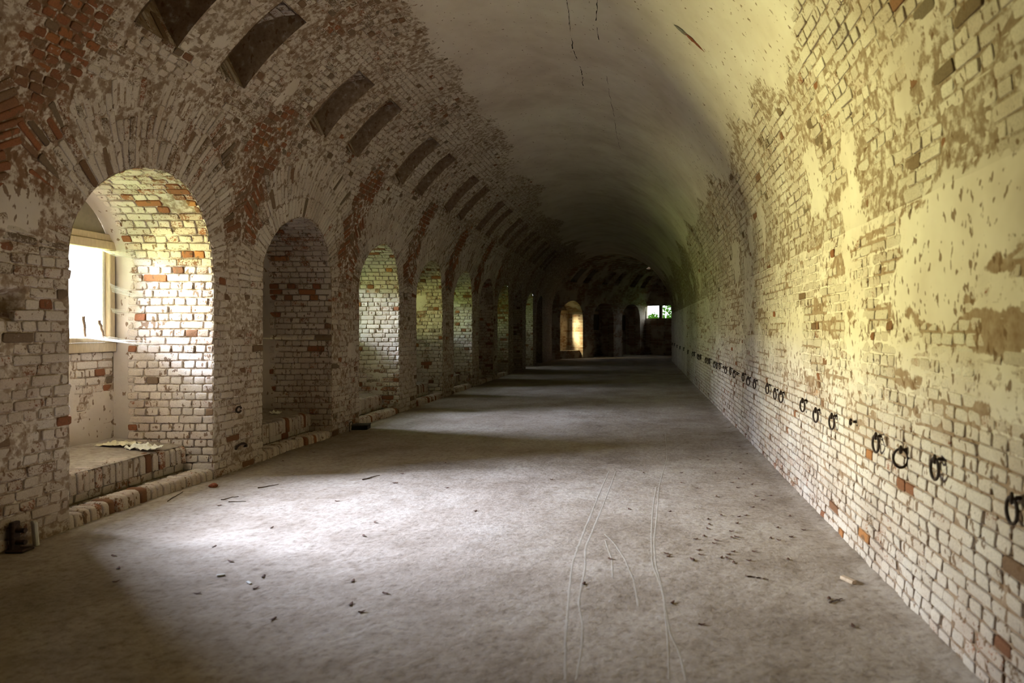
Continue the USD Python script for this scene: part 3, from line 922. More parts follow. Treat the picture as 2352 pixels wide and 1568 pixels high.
    for ya, yb in ((y0 - 0.01, y0 + 0.055), (y1 - 0.10, y1 - 0.035)):
        tri(wp + "/jamb", box(XB - 0.05, XB + 0.045, ya, yb, ZS, ZH), wood)
    tri(wp + "/reveal_strip", box(XB - 0.06, XB + 0.01, y1 - 0.036, y1 + 0.02, 1.27, 2.40), "dark_board")
    tri(wp + "/transom", box(XB - 0.06, XB + 0.06, y0 - 0.01, y1 + 0.01, ZH, 2.355), wood)
    tri(wp + "/cornice", box(XB - 0.05, XB + 0.04, y0 - 0.01, y1 + 0.01, 2.357, 2.425), wood)
    tri(wp + "/tympanum_panel", half_disc(y0, y1, 2.425, XB - 0.03, XB + 0.005), "tympanum_board", smooth=False)
    if k in DAY:
        tri(wp + "/casement_stile", box(XB - 0.03, XB + 0.0, y1 - 0.135, y1 - 0.10, ZS, ZH), "white_board")
        tri(wp + "/casement_stile", box(XB - 0.03, XB + 0.0, y0 + 0.055, y0 + 0.09, ZS, ZH), "white_board")
        put(wp + "/pane", [(XB - 0.015, y0 + 0.05, ZS), (XB - 0.015, y1 - 0.1, ZS), (XB - 0.015, y1 - 0.1, ZH), (XB - 0.015, y0 + 0.05, ZH)], [(0, 1, 2, 3)], "glass_pane", smooth=False)
    else:
        for j in range(5):
            ya = y0 + 0.05 + j * (NW - 0.15) / 5
            tri(wp + "/board", box(XB - 0.03, XB - 0.004, ya, ya + (NW - 0.15) / 5 - 0.004, ZS, ZH), "dark_board")

# ------------------------------------------------------------------ floor
fy = np.concatenate([np.linspace(-6, 2.2, 20), np.arange(2.25, 9, 0.03), np.arange(9, 16, 0.06), np.arange(16, 34, 0.25)])
fx = np.arange(XL - 0.22, XR + 0.06, 0.035)
x_, y_ = np.meshgrid(fx, fy, indexing="ij")


def floor_z(x, y):
    return 0.022 * (fbm(x * 1.7, y * 1.7, 0, 4, 801) - 0.5) + 0.010 * (fbm(x * 9, y * 9, 0, 3, 802) - 0.5) + 0.02 * sstep(x, XR - 0.12, XR + 0.02)


put("/World/floor/dust_ground", np.stack([x_, y_, floor_z(x_, y_)], -1).reshape(-1, 3), grid_faces(len(fx), len(fy)), "dust_floor")
far = to_second(np.array([(XL - 0.2, -0.3, 0), (XR + 0.1, -0.3, 0), (XR + 0.1, 8.4, 0), (XL - 0.2, 8.4, 0)], float)) + [0, 0, -0.02]
far = np.vstack([far, to_second(np.array([(XB - 0.1, 0.2, -0.01), (XL - 0.1, 0.2, -0.01), (XL - 0.1, 8.0, -0.01), (XB - 0.1, 8.0, -0.01)], float))])
put("/World/floor/far_ground", far, [(0, 1, 2, 3), (4, 5, 6, 7)], "dust_floor", smooth=False)


def on_floor(px, py, z=0.0):
    y = F_PX * (EYE - z) / (py - PY)
    return (px - PX) / F_PX * y, y


def track(pts, w):
    p = np.array([on_floor(1100 + a / 2.537, 950 + b / 2.537) for a, b in pts])
    p = p[np.argsort(p[:, 1])]
    t = np.linspace(0, len(p) - 1, 160)
    x, y = np.interp(t, np.arange(len(p)), p[:, 0]), np.interp(t, np.arange(len(p)), p[:, 1])
    x = np.convolve(np.pad(x, 4, "edge"), np.ones(9) / 9, "valid")
    y = np.convolve(np.pad(y, 4, "edge"), np.ones(9) / 9, "valid")
    ww = 1.3 * w * (0.6 + 0.8 * fbm(x * 5, y * 5, 1, 3, 811))
    rows = []
    for o, hz in ((-1, -0.0005), (-0.45, 0.0011), (0.45, 0.0011), (1, -0.0005)):
        rows.append(np.stack([x + o * ww, y, floor_z(x + o * ww, y) + hz], -1))
    put("/World/floor/wheel_track", np.stack(rows, 0).reshape(-1, 3), grid_faces(4, 160), "dust_ridge")


track([(505, 1568), (505, 1300), (525, 1050), (545, 870), (580, 770), (640, 620), (700, 470), (760, 330)], 0.007)
track([(565, 1568), (600, 1360), (605, 1230), (580, 1100), (620, 900), (620, 780), (660, 690), (720, 540), (765, 430), (800, 330)], 0.0065)
track([(1110, 1568), (1100, 1300), (1075, 1050), (1030, 880), (1020, 750), (1040, 560), (1050, 420), (1100, 250), (1085, 100)], 0.0055)
track([(1210, 1568), (1170, 1400), (1110, 1270), (1070, 1030), (1010, 880), (1005, 700), (1012, 560), (1035, 420)], 0.006)
track([(930, 1120), (905, 980), (850, 850), (800, 770), (730, 700)], 0.006)
track([(780, 960), (775, 850), (735, 740)], 0.005)

# back wall behind the camera
ys = np.linspace(0, SEND, 60)
prof = surf(ys, -6.0)
fan = np.vstack([prof, [[XC, -6.0, 1.0]]])
back = xform("wall_back", kind="structure", label="plain end wall of the gallery behind the camera")
put(str(back.GetPath()) + "/plaster", fan, [(i, i + 1, 60) for i in range(59)] + [(59, 0, 60)], "far_masonry", smooth=False)

# ------------------------------------------------------------------ second stretch beyond the bend
N2S = [0.6, 3.2, 5.7]
V2 = []
for y0 in N2S:
    V2 += [(y0 + NR - 0.85, y0 + NR - 0.35), (y0 + NR + 0.15, y0 + NR + 0.6)]
L2 = 8.0
wall2 = xform("wall_far", kind="structure", label="niche wall of the gallery beyond its bend")
st, cl = new_store(), new_store()
cur = 0.0
for y0 in N2S + [None]:
    ya, yb = cur, (y0 if y0 is not None else L2)
    s_, y_ = np.meshgrid(np.linspace(-0.1, S, 12), np.linspace(ya, yb, 8), indexing="ij")
    add_block(st, miter_second(surf(s_, y_)), tone_of(0 * s_))
    s_, y_ = np.meshgrid(np.linspace(S, SB, 60), np.linspace(ya, yb, 8), indexing="ij")
    add_block(st, miter_second(surf(s_, y_)), tone_of(0 * s_))
    if y0 is not None:
        yc = y0 + NR
        ys = np.linspace(y0, y0 + NW, 80)
        bot = NS + np.sqrt(np.maximum(NR**2 - (ys - yc) ** 2, 0))
        t = np.linspace(0, 1, 60)[:, None]
        s_ = bot[None] + (SB - bot[None]) * t
        add_block(st, miter_second(surf(s_, np.broadcast_to(ys[None], s_.shape))), tone_of(0 * s_))
        u_, v_ = np.meshgrid(np.linspace(-0.1, NU + 0.1, 200), np.linspace(0, ND + 0.05, 6), indexing="ij")
        add_block(st, miter_second(niche_map(yc)(u_, v_)), tone_of(0 * u_))
        cur = y0 + NW
done(st, str(wall2.GetPath()) + "/masonry", "far_masonry")
HOLE = (5.30, 5.58, 5.75, 6.12)                      # where one slab of the vault is gone and the sky shows
ys = y_lines([e for v in V2 for e in v] + [HOLE[2], HOLE[3]], 0.0, L2, lambda y: 0.08)
rows = np.unique(np.concatenate([np.linspace(SB, ST, 10), np.linspace(ST, HOLE[0], 8), np.linspace(HOLE[0], HOLE[1], 5), np.linspace(HOLE[1], SEND + 0.1, 60)]))
s_, y_ = np.meshgrid(rows, ys, indexing="ij")
pts = miter_second(surf(s_, y_))
q = grid_faces(len(rows), len(ys))
ms, my = s_.ravel()[q].mean(1), y_.ravel()[q].mean(1)
keep = ~((ms > HOLE[0]) & (ms < HOLE[1]) & (my > HOLE[2]) & (my < HOLE[3]))
for a, b in V2:
    keep &= ~((ms < ST) & (my > a) & (my < b))
cl["f"].append(q[keep]), cl["v"].append(pts.reshape(-1, 3)), cl["t"].append(tone_of(0 * s_).reshape(-1, 3))
cl["n"] = len(cl["v"][0])
for sa, sb_, ya, yb, dd in [(SB, ST, a, b, 0.6) for a, b in V2] + [(*HOLE, 0.35)]:
    dep = np.linspace(0.0, -dd, 4)
    for fixed in (sa, sb_):
        n_, y2 = np.meshgrid(dep, ys[(ys > ya - 1e-6) & (ys < yb + 1e-6)], indexing="ij")
        add_block(cl, miter_second(surf(np.full_like(n_, fixed), y2, n_)), tone_of(0 * n_))
    for fixed in (ya, yb):
        n_, s2 = np.meshgrid(dep, rows[(rows > sa - 1e-6) & (rows < sb_ + 1e-6)], indexing="ij")
        add_block(cl, miter_second(surf(s2, np.full_like(n_, fixed), n_)), tone_of(0 * n_))
    if dd > 0.5:
        s2, y2 = np.meshgrid(np.linspace(sa - 0.03, sb_ + 0.03, 6), np.linspace(ya - 0.03, yb + 0.03, 4), indexing="ij")
        add_block(cl, miter_second(surf(s2, y2, -dd + 0.01 + 0 * s2)), tone_of(0 * s2))
# the masonry joint at the bend
ss_ = np.linspace(-0.1, SEND + 0.1, 80)
add_block(cl, np.stack([miter_first(surf(ss_, 32.4, -0.03)), miter_first(surf(ss_, 33.0, -0.03)), miter_second(surf(ss_, 0.0, -0.03)), miter_second(surf(ss_, 0.5, -0.03))], 0), tone_of(np.zeros((4, 80))))
done(cl, str(wall2.GetPath()) + "/vault", "far_masonry")
# earth rampart over and round the masonry
ram = new_store()
s_, y_ = np.meshgrid(np.linspace(S + 0.78, SEND + 0.2, 40), np.linspace(-6.5, 33.0, 30), indexing="ij")
add_block(ram, miter_first(surf(s_, y_, -0.75)), tone_of(0 * s_))
s_, y_ = np.meshgrid(np.linspace(HOLE[1] + 0.1, SEND + 0.2, 40), np.linspace(5.6, L2 + 0.2, 12), indexing="ij")
add_block(ram, miter_second(surf(s_, y_, -0.75)), tone_of(0 * s_))
ends = [0.0] + [v for y0 in N2S for v in (y0 + 0.01, y0 + NW - 0.01)] + [L2 + 0.3]
for ya, yb in zip(ends[::2], ends[1::2]):
    y_, z_ = np.meshgrid([ya, yb], [-0.2, 3.2], indexing="ij")
    add_block(ram, to_second(np.stack([np.full_like(y_, XL - ND - 0.01), y_, z_], -1)), tone_of(0 * y_))
y_, x_ = np.meshgrid([0.0, L2 + 0.3], [XL - ND - 0.01, XL - 0.35], indexing="ij")
add_block(ram, to_second(np.stack([x_, y_, np.full_like(y_, 3.18)], -1)), tone_of(0 * y_))
s_, y_ = np.meshgrid(np.linspace(S + 0.78, SEND + 0.2, 40), np.linspace(0.0, 5.6, 12), indexing="ij")
add_block(ram, miter_second(surf(s_, y_, -0.75)), tone_of(0 * s_))
ends = [-6.5] + [v for y0 in NICHES for v in (y0 + 0.01, y0 + NW - 0.01)] + [33.2]
for ya, yb in zip(ends[::2], ends[1::2]):
    y_, z_ = np.meshgrid([ya, yb], [-0.2, 3.2], indexing="ij")
    add_block(ram, np.stack([np.full_like(y_, XL - ND - 0.01), y_, z_], -1), tone_of(0 * y_))
y_, x_ = np.meshgrid([-6.5, 33.2], [XL - ND - 0.01, XL - 0.35], indexing="ij")
add_block(ram, np.stack([x_, y_, np.full_like(y_, 3.18)], -1), tone_of(0 * y_))
for yb_ in (9.88, 12.52, 15.15, 17.7, 20.2, 22.55, 25.05):      # buttresses outside, between the window bays
    out_ = 2.25 if yb_ < 10 else 4.2
    x_, z_ = np.meshgrid([XL - ND, XL - ND - out_], [-0.3, 6.0], indexing="ij")
    for o in (-0.15, 0.15):
        add_block(ram, np.stack([x_, np.full_like(x_, yb_ + o), z_], -1), tone_of(0 * x_))
    y_, z_ = np.meshgrid([yb_ - 0.15, yb_ + 0.15], [-0.3, 6.0], indexing="ij")
    add_block(ram, np.stack([np.full_like(y_, XL - ND - out_), y_, z_], -1), tone_of(0 * y_))
rp = xform("rampart", kind="structure", label="earth rampart covering the vaulted gallery outside")
done(ram, str(rp.GetPath()) + "/earth", "grass_ground")


def far_box(path, a0, a1, b0, b1, c0, c1, mat):
    m = box(a0, a1, b0, b1, c0, c1)
    m.vertices = to_second(np.array(m.vertices))
    return tri(path, m, mat, smooth=False)


for i, y0 in enumerate(N2S):
    w2 = xform(f"window_{20 + i}", kind="structure", label="window in the niche beyond the bend")
    wp = str(w2.GetPath())
    far_box(wp + "/lower_panel", XB - 0.1, XB, y0 - 0.03, y0 + NW + 0.03, -0.1, ZS, "far_masonry")
    far_box(wp + "/transom", XB - 0.05, XB + 0.05, y0, y0 + NW, ZH, 2.425, "frame_wood")
    m = half_disc(y0, y0 + NW, 2.425, XB - 0.03, XB)
    m.vertices = to_second(np.array(m.vertices))
    tri(wp + "/tympanum_panel", m, "tympanum_board", smooth=False)
    for ya, yb in ((y0 - 0.01, y0 + 0.06), (y0 + NW - 0.06, y0 + NW + 0.01)):
        far_box(wp + "/jamb", XB - 0.05, XB + 0.04, ya, yb, ZS, ZH, "frame_wood")
    if i:
        far_box(wp + "/board", XB - 0.03, XB, y0 + 0.06, y0 + NW - 0.06, ZS, ZH, "dark_board")
    else:
        far_box(wp + "/plastered_panel", XB - 0.03, XB + 0.02, y0 + 0.95, y0 + NW - 0.06, ZS, ZH, "far_masonry")
        p = to_second([(XB - 0.015, y0 + 0.06, ZS), (XB - 0.015, y0 + NW - 0.06, ZS), (XB - 0.015, y0 + NW - 0.06, ZH), (XB - 0.015, y0 + 0.06, ZH)])
        put(wp + "/pane", p, [(0, 1, 2, 3)], "glass_pane", smooth=False)
        far_box(numbered("/World/brick_ledge"), XB, XL - 0.2, y0 + 0.01, y0 + NW - 0.01, -0.02, 0.38, "far_masonry")
        tag(stage.GetPrimAtPath(f"/World/brick_ledge_{taken['/World/brick_ledge']:03d}"), "low brick ledge in the warm sunlit niche beyond the bend", "ledge", "ledges in the window niches")
# end wall with its two-light window
endw = xform("wall_end", kind="structure", label="cross wall closing the gallery, with a small two-light window")
ep = str(endw.GetPath())
a0, a1, z0_, z1_ = XL + 0.05, XL + 1.80, 2.08, 2.80
prof = surf(np.linspace(-0.1, SEND + 0.1, 70), L2, -0.05)[:, [0, 2]]
from shapely.geometry import Polygon, box as sbox
poly = Polygon(prof).difference(sbox(a0, z0_, a1, z1_))
m = trimesh.creation.extrude_polygon(poly, 0.14, engine="earcut")
v = np.array(m.vertices)
put(ep + "/masonry", to_second(np.stack([v[:, 0], L2 + v[:, 2], v[:, 1]], 1)), np.array(m.faces), "far_masonry", smooth=False)
w3 = xform("window_30", kind="structure", label="small two-light window in the far cross wall, bright green outside")
far_box(str(w3.GetPath()) + "/mullion", a0 + 0.88, a0 + 1.08, L2 - 0.01, L2 + 0.09, z0_, z1_, "dark_board")
p = to_second([(a0, L2 + 0.05, z0_), (a1, L2 + 0.05, z0_), (a1, L2 + 0.05, z1_), (a0, L2 + 0.05, z1_)])
put(str(w3.GetPath()) + "/pane", p, [(0, 1, 2, 3)], "glass_pane", smooth=False)

# ------------------------------------------------------------------ outside: rough grass, trees beyond the bend
gx, gy = np.meshgrid(np.linspace(-60, 60, 60), np.linspace(-40, 120, 80), indexing="ij")
gr = put("/World/ground", np.stack([gx, gy, -0.35 + 0.6 * (fbm(gx * 0.15, gy * 0.15, 0, 3, 821) - 0.5)], -1).reshape(-1, 3), grid_faces(60, 80), "grass_ground", kind="structure", label="rough grass outside the walls")


def tree(name, x, y, hgt, rad, seed, label, cat, n=2600, leaf=0.16):
    g = np.random.default_rng(seed)
    t = xform(name, (x, y, -0.4), label=label, cat=cat)
    tp = str(t.GetPath())
    pts = np.array([(0.12 * math.sin(i * 1.3 + seed), 0.1 * math.cos(i), i / 7 * hgt * 0.8) for i in range(8)])
    tri(tp + "/trunk", tube(pts, np.linspace(0.16, 0.05, 8)), "bark")
    d_ = g.normal(size=(n, 3))
    d_ /= np.linalg.norm(d_, axis=1, keepdims=True)
    c_ = d_ * (g.random((n, 1)) ** 0.4) * [rad, rad, hgt * 0.42] * (0.75 + 0.5 * meshkit.noise(d_ * 2.2 + seed, seed))[:, None] + [0, 0, hgt * 0.58]
    a = g.normal(size=(n, 3))
    a /= np.linalg.norm(a, axis=1, keepdims=True)
    b = np.cross(a, g.normal(size=(n, 3)))
    b /= np.linalg.norm(b, axis=1, keepdims=True)
    s = leaf * g.uniform(0.6, 1.3, (n, 1))
    v = np.stack([c_ - a * s, c_ + b * s * 0.5, c_ + a * s, c_ - b * s * 0.5], 1).reshape(-1, 3)
    put(tp + "/foliage", v, np.arange(4 * n).reshape(-1, 4), "leaf", smooth=False, kind="stuff")


tree("leafy_tree", 3.6, 52.0, 6.0, 1.9, 5, "leafy green tree outside the far two-light window", "tree")
tree("leafy_bush", 1.2, 56.0, 3.0, 1.2, 6, "low rounded bush beside the tree outside the far window", "bush")

# ------------------------------------------------------------------ iron rings along the blank wall
RINGS = [(2347, 0), (2165, 4), (2085, 75), (2026, 8), (1967, 999), (1922, 12), (1884, 14), (1853, 16), (1802, 20), (1788, 8), (1770, 14), (1740, 13), (1725, 23), (1713, 11),
         (1699, 999), (1692, 16), (1683, 8), (1672, 18), (1667, 999), (1658, 13), (1651, 8), (1645, 20), (1634, 8), (1630, 16), (1625, 12), (1613, 8), (1609, 20), (1606, 12), (1598, 8), (1594, 17),
         (1583, 8), (1573, 14), (1564, 8), (1557, 13), (1551, 8), (1546, 8)]
ORD = ("first second third fourth fifth sixth seventh eighth ninth tenth eleventh twelfth thirteenth fourteenth fifteenth sixteenth seventeenth eighteenth nineteenth twentieth").split()


def arc(c, r1, r2, ax, ay, a0, a1, n):
    a = np.linspace(a0, a1, n)
    return np.array(c) + np.outer(np.cos(a) * r1, ax) + np.outer(np.sin(a) * r2, ay)


def make_staple(p):
    """A driven spike that ends in an eye; the wall is at x = 0, the room towards -x."""
    sp = np.array([(0.05, 0, 0), (0.0, 0, 0), (-0.012, 0, 0.001), (-0.020, 0, 0.0)])
    eye = arc((-0.036, 0, 0), 0.018, 0.018, (0.55, 0.835, 0), (0, 0, 1), 0.15, 2 * math.pi - 0.15, 18)
    tri(p + "/staple", trimesh.util.concatenate([tube(sp, [0.006, 0.009, 0.009, 0.008]), tube(eye, 0.0065)]), "rust_iron", smooth=40)


def make_ring(p, turn):
    a = math.radians(turn)
    ax = (-math.sin(a), math.cos(a), 0)
    r = arc((-0.036, 0, -0.046), 0.038, 0.050, ax, (0, 0, 1), 0, 2 * math.pi * 35 / 36, 36)
    tri(p + "/ring", tube(r, 0.0075, 8, closed=True), "rust_iron", smooth=True)


proto = {}
for i, (px, turn) in enumerate(RINGS):
    y = F_PX * XR / (px - PX)
    z = 0.86 + (0.018 if i % 3 == 1 else -0.012 if i % 4 == 2 else 0.0)
    bare = turn == 999
    if y < 16.5:
        where = f"{ORD[i]} along the row from the camera end" if i < 20 else f"{ORD[i - 20].replace('first', 'twenty-first').replace('second', 'twenty-second').replace('third', 'twenty-third').replace('fourth', 'twenty-fourth') if i < 24 else ('twenty-fifth', 'twenty-sixth', 'twenty-seventh')[min(i - 24, 2)]} along the row from the camera end"
        lab = ("bare rusty hook without a ring, " if bare else "rusty iron ring hanging from its wall staple, ") + where
        grp = "iron rings along the blank wall"
    else:
        lab, grp = "tiny rusty iron ring in the dim far stretch of the ring row", "iron rings in the dim far stretch"
    x = xform("iron_hook" if bare else "iron_ring", (XR - 0.002, y, z), label=lab, cat="hook" if bare else "ring", group=grp)
    key = turn
    if key in proto:
        x.GetReferences().AddInternalReference(proto[key])
        for kk, vv in (("label", lab), ("category", "hook" if bare else "ring"), ("group", grp)):
            x.SetCustomDataByKey(kk, vv)
        x.SetInstanceable(True)
    else:
        make_staple(str(x.GetPath()))
        if not bare:
            make_ring(str(x.GetPath()), turn)
        proto[key] = x.GetPath()

# ------------------------------------------------------------------ cracks and scars in the vault's plaster (parts of the ceiling)
g = np.random.default_rng(11)


def crack(s0, y0, s1, y1, w, n=40):
    t = np.linspace(0, 1, n)
    s = s0 + (s1 - s0) * t + np.cumsum(g.normal(0, 0.006, n)) - np.linspace(0, 1, n) * 0
    y = y0 + (y1 - y0) * t
    ww = w * (0.25 + 1.0 * g.random(n))
    a = surf(s - ww, y, 0.012)
    b = surf(s + ww, y, 0.012)
    put("/World/ceiling/crack", np.stack([a, b], 0).reshape(-1, 3), grid_faces(2, n), "crack_dark", smooth=False)


crack(7.63, 5.8, 7.62, 8.1, 0.006)
crack(7.64, 8.9, 7.70, 12.6, 0.003)
crack(7.30, 6.6, 7.28, 8.0, 0.003)
crack(7.25, 8.1, 7.22, 9.7, 0.006)
for (sa, sb, y, w, mt) in ((8.52, 8.70, 6.56, 0.04, "scar_grey"), (8.64, 8.92, 6.555, 0.035, "scar_brick")):
    t = np.linspace(0, 1, 14)
    s = sa + (sb - sa) * t
    ww = w * np.sin(np.pi * np.clip(t, 0.04, 0.96)) * (0.7 + 0.5 * g.random(14))
    put("/World/ceiling/plaster_scar", np.stack([surf(s, y - ww, 0.013), surf(s, y + ww * 0.9, 0.013)], 0).reshape(-1, 3), grid_faces(2, 14), mt, smooth=False)

# ------------------------------------------------------------------ loose things
def crumple(n, w, d_, hgt, seed):
    a, b = np.meshgrid(np.linspace(-1, 1, n), np.linspace(-1, 1, n), indexing="ij")
    rr = 0.75 + 0.5 * fbm(np.arctan2(b, a) * 1.3, np.hypot(a, b) * 0.2, seed, 3, seed)
    z = np.abs(fbm(a * 2.2, b * 2.2, seed, 3, seed) - 0.5) * 2 * hgt * 2.2 * (1 - 0.5 * np.maximum(np.abs(a), np.abs(b)) ** 2)
    x = a * w / 2 * rr
    y = b * d_ / 2 * rr
    top = np.stack([x, y, z + 0.003], -1).reshape(-1, 3)
    f = grid_faces(n, n)
    return trimesh.Trimesh(np.vstack([top, top - [0, 0, 0.0012]]), np.vstack([np.vstack([f[:, [0, 1, 2]], f[:, [0, 2, 3]]]), np.vstack([f[:, [0, 2, 1]], f[:, [0, 3, 2]]]) + n * n]), process=False)


def thing_mesh(name, mesh, mat, loc, label, cat, group=None, rot=(0, 0, 0), smooth=35):
    m = mesh.copy()
    m.apply_transform(trimesh.transformations.euler_matrix(*map(math.radians, rot)))
    m.apply_translation(loc)
    p = tri("/World/" + name, m, mat, smooth=smooth)
    return tag(p, label, cat, group)


def ledge_z(x):
    t = (x - (XB - 0.01)) / ((XL - 0.30) - (XB - 0.01))
    return 0.41 + (0.335 - 0.41) * t


for (x, y, w, d_, hh, sd, mt, lab) in ((-4.97, 6.52, 0.30, 0.20, 0.035, 3, "old_paper", "yellowed crumpled paper at the back of the bright niche's ledge"),
                                       (-4.70, 6.46, 0.27, 0.17, 0.045, 4, "paper", "white crumpled paper nearer the front of the bright niche's ledge"),
                                       (-4.82, 9.02, 0.14, 0.10, 0.030, 5, "paper", "small pale paper scrap on the dark boarded niche's ledge")):
    thing_mesh("crumpled_paper", crumple(26, w, d_, hh, sd), mt, (x, y, ledge_z(x) + 0.012), lab, "paper", smooth=20)

x, y = on_floor(1948, 1335)
thing_mesh("wood_block", box(-0.018, 0.018, -0.055, 0.055, 0, 0.022), "wood_block", (x, y, floor_z(x, y)), "small pale block of wood lying on the floor near the ring wall", "wood block", rot=(0, 0, 28))
for (px, py, rz, lab) in ((507, 1323, 40, "small white shard on the floor, the one towards the niches"), (572, 1338, -35, "small white shard on the floor, the longer of the pair")):
    x, y = on_floor(px, py)
    thing_mesh("white_shard", box(-0.022, 0.022, -0.008, 0.008, 0, 0.008), "shard", (x, y, floor_z(x, y) + 0.002), lab, "shard", rot=(0, 4, rz))
x, y = on_floor(490, 1118)
m = trimesh.creation.icosphere(2, 0.03)
m.vertices *= (0.8 + 0.5 * meshkit.noise(np.array(m.vertices) * 40, 3))[:, None] * [1.2, 1, 0.75]
thing_mesh("brick_fragment", m, "scar_brick", (x, y, floor_z(x, y) + 0.014), "small broken lump of brick by the far end of the first step", "brick")


def twig(px0, py0, px1, py1, r, seed, lab):
    g = np.random.default_rng(seed)
    a, b = np.array(on_floor(px0, py0)), np.array(on_floor(px1, py1))
    t = np.linspace(0, 1, 9)[:, None]
    p = a + (b - a) * t + np.vstack([[0, 0], g.normal(0, 0.006, (7, 2)), [0, 0]])
    z = floor_z(p[:, 0], p[:, 1]) + r
    return thing_mesh("twig", tube(np.column_stack([p, z]), np.linspace(r, r * 0.5, 9), 6), "twig_bark", (0, 0, 0), lab, "twig")


twig(832, 1102, 872, 1094, 0.007, 1, "short dark crooked twig in the middle of the lit floor patch")
twig(592, 1122, 640, 1114, 0.006, 2, "flat dark twig on the lit floor in front of the first pier")
twig(508, 1148, 548, 1142, 0.005, 3, "thin twig lying by the first niche step")
twig(525, 1154, 565, 1153, 0.004, 4, "thin straight twig beside another near the first step")
twig(1712, 1324, 1765, 1333, 0.005, 5, "thin reddish twig on the floor near the small wood block")
twig(1905, 1388, 1935, 1378, 0.005, 6, "short dark twig on the near floor towards the ring wall")
twig(385, 1150, 420, 1130, 0.005, 7, "pale forked stick leaning over the first niche step")

# dry leaf scraps
g = np.random.default_rng(21)
a = np.linspace(0, 2 * np.pi, 9)[:-1]
lv = np.vstack([[0, 0, 0.004], np.stack([np.cos(a) * (1 + 0.25 * np.cos(3 * a)), np.sin(a) * 0.55, 0.15 * np.cos(2 * a) + 0.1], 1) * [0.021, 0.021, 0.03]])
lf = np.array([(0, k + 1, (k + 1) % 8 + 1) for k in range(8)])
first = None
spots = []
while len(spots) < 95:
    if g.random() < 0.6:
        px, py = g.normal(1690, 90), g.uniform(1040, 1300)
    else:
        px, py = g.uniform(250, 2050), g.uniform(960, 1500)
    x, y = on_floor(px, py)
    if XL + 0.15 < x < XR - 0.08 and 2.7 < y < 11:
        spots.append((x, y))
for x, y in spots:
    o = xform("dry_leaf", (x, y, floor_z(x, y) + 0.003), (0, 0, g.uniform(0, 360)), label="dead brown leaf scrap lying on the dusty floor", cat="leaf", group="leaf scraps on the floor")
    sc = g.uniform(0.6, 1.5)
    if first is None:
        first = o.GetPath()
        put(str(first) + "/blade", lv, lf, "dry_leaf")
    else:
        o.GetReferences().AddInternalReference(first)
        o.SetInstanceable(True)

# white board and rusted fixing at the foot of the nearest pier
bx, by = XL + 0.085, 4.72
thing_mesh("white_board", box(-0.012, 0.012, -0.035, 0.035, 0, 0.17), "white_board", (bx, by, 0.0), "short white painted board standing against the foot of the nearest pier", "board", rot=(0, -4, 55))
fxm = trimesh.util.concatenate([box(-0.02, 0.02, -0.03, 0.03, 0, 0.20), box(0.02, 0.07, -0.016, 0.016, 0.125, 0.155), box(0.02, 0.06, -0.016, 0.016, 0.045, 0.075), box(-0.03, 0.09, -0.05, 0.05, 0, 0.02)])
fx_ = xform("hinge_bracket", (XL + 0.05, 4.60, 0.0), label="rusted iron hinge bracket beside the white board at the nearest pier", cat="bracket")
fp = str(fx_.GetPath())
tri(fp + "/back_plate", box(-0.02, 0.012, -0.03, 0.03, 0, 0.20), "rust_iron")
for z in (0.06, 0.14):
    lug = trimesh.creation.cylinder(0.016, 0.06, sections=16)
    lug.apply_transform(trimesh.transformations.rotation_matrix(math.pi / 2, [0, 1, 0]))
    lug.apply_translation([0.04, 0.0, z])
    tri(fp + "/lug", lug, "rust_iron")
tri(fp + "/foot_plate", box(-0.03, 0.09, -0.05, 0.05, 0, 0.018), "rust_iron")

# black case and hook at the second pier's foot
x, y = on_floor(833, 985)
cs_ = xform("black_case", (x - 0.02, y, 0.0), (0, 0, 8), label="flat black case lying at the foot of the second pier", cat="case")
tri(str(cs_.GetPath()) + "/body", box(-0.13, 0.11, -0.10, 0.10, 0.0, 0.055), "black_box")
tri(str(cs_.GetPath()) + "/lid", box(-0.135, 0.115, -0.105, 0.105, 0.056, 0.075), "grey_iron")
hk = arc((0, 0, 0.09), 0.035, 0.05, (0.3, 0.95, 0), (0, 0, 1), -0.2, math.pi + 0.3, 16)
hk = np.vstack([hk, [[hk[-1][0], hk[-1][1], 0.0]]])
tri("/World/wire_hook", tube(hk + [XL + 0.05, 9.95, 0.0], 0.006), "grey_iron")
tag(stage.GetPrimAtPath("/World/wire_hook"), "bent iron wire hook standing by the black case", "hook")
# tethering ring halves on the first pier
hk = arc((0.035, 0, -0.055), 0.10, 0.055, (0, 1, 0), (0, 0, 1), 0.25, math.pi - 0.1, 16)
hk = np.vstack([[hk[0] + [-0.06, 0, -0.01]], hk])
tri("/World/iron_bar", tube(hk + [XL, 7.24, 0.28], 0.011), "rust_iron")
tag(stage.GetPrimAtPath("/World/iron_bar"), "arched rusty iron bar let into the first pier near the floor", "iron bar")
hk = arc((0.01, 0, 0.0), 0.045, 0.030, (0, 1, 0), (0, 0, 1), 0.3, 2 * math.pi - 0.6, 16)
tri("/World/tether_eye", tube(hk + [XL - 0.005, 7.24, 0.64], 0.010), "rust_iron")
tag(stage.GetPrimAtPath("/World/tether_eye"), "rusty iron eye sunk in a hole in the first pier", "iron eye")

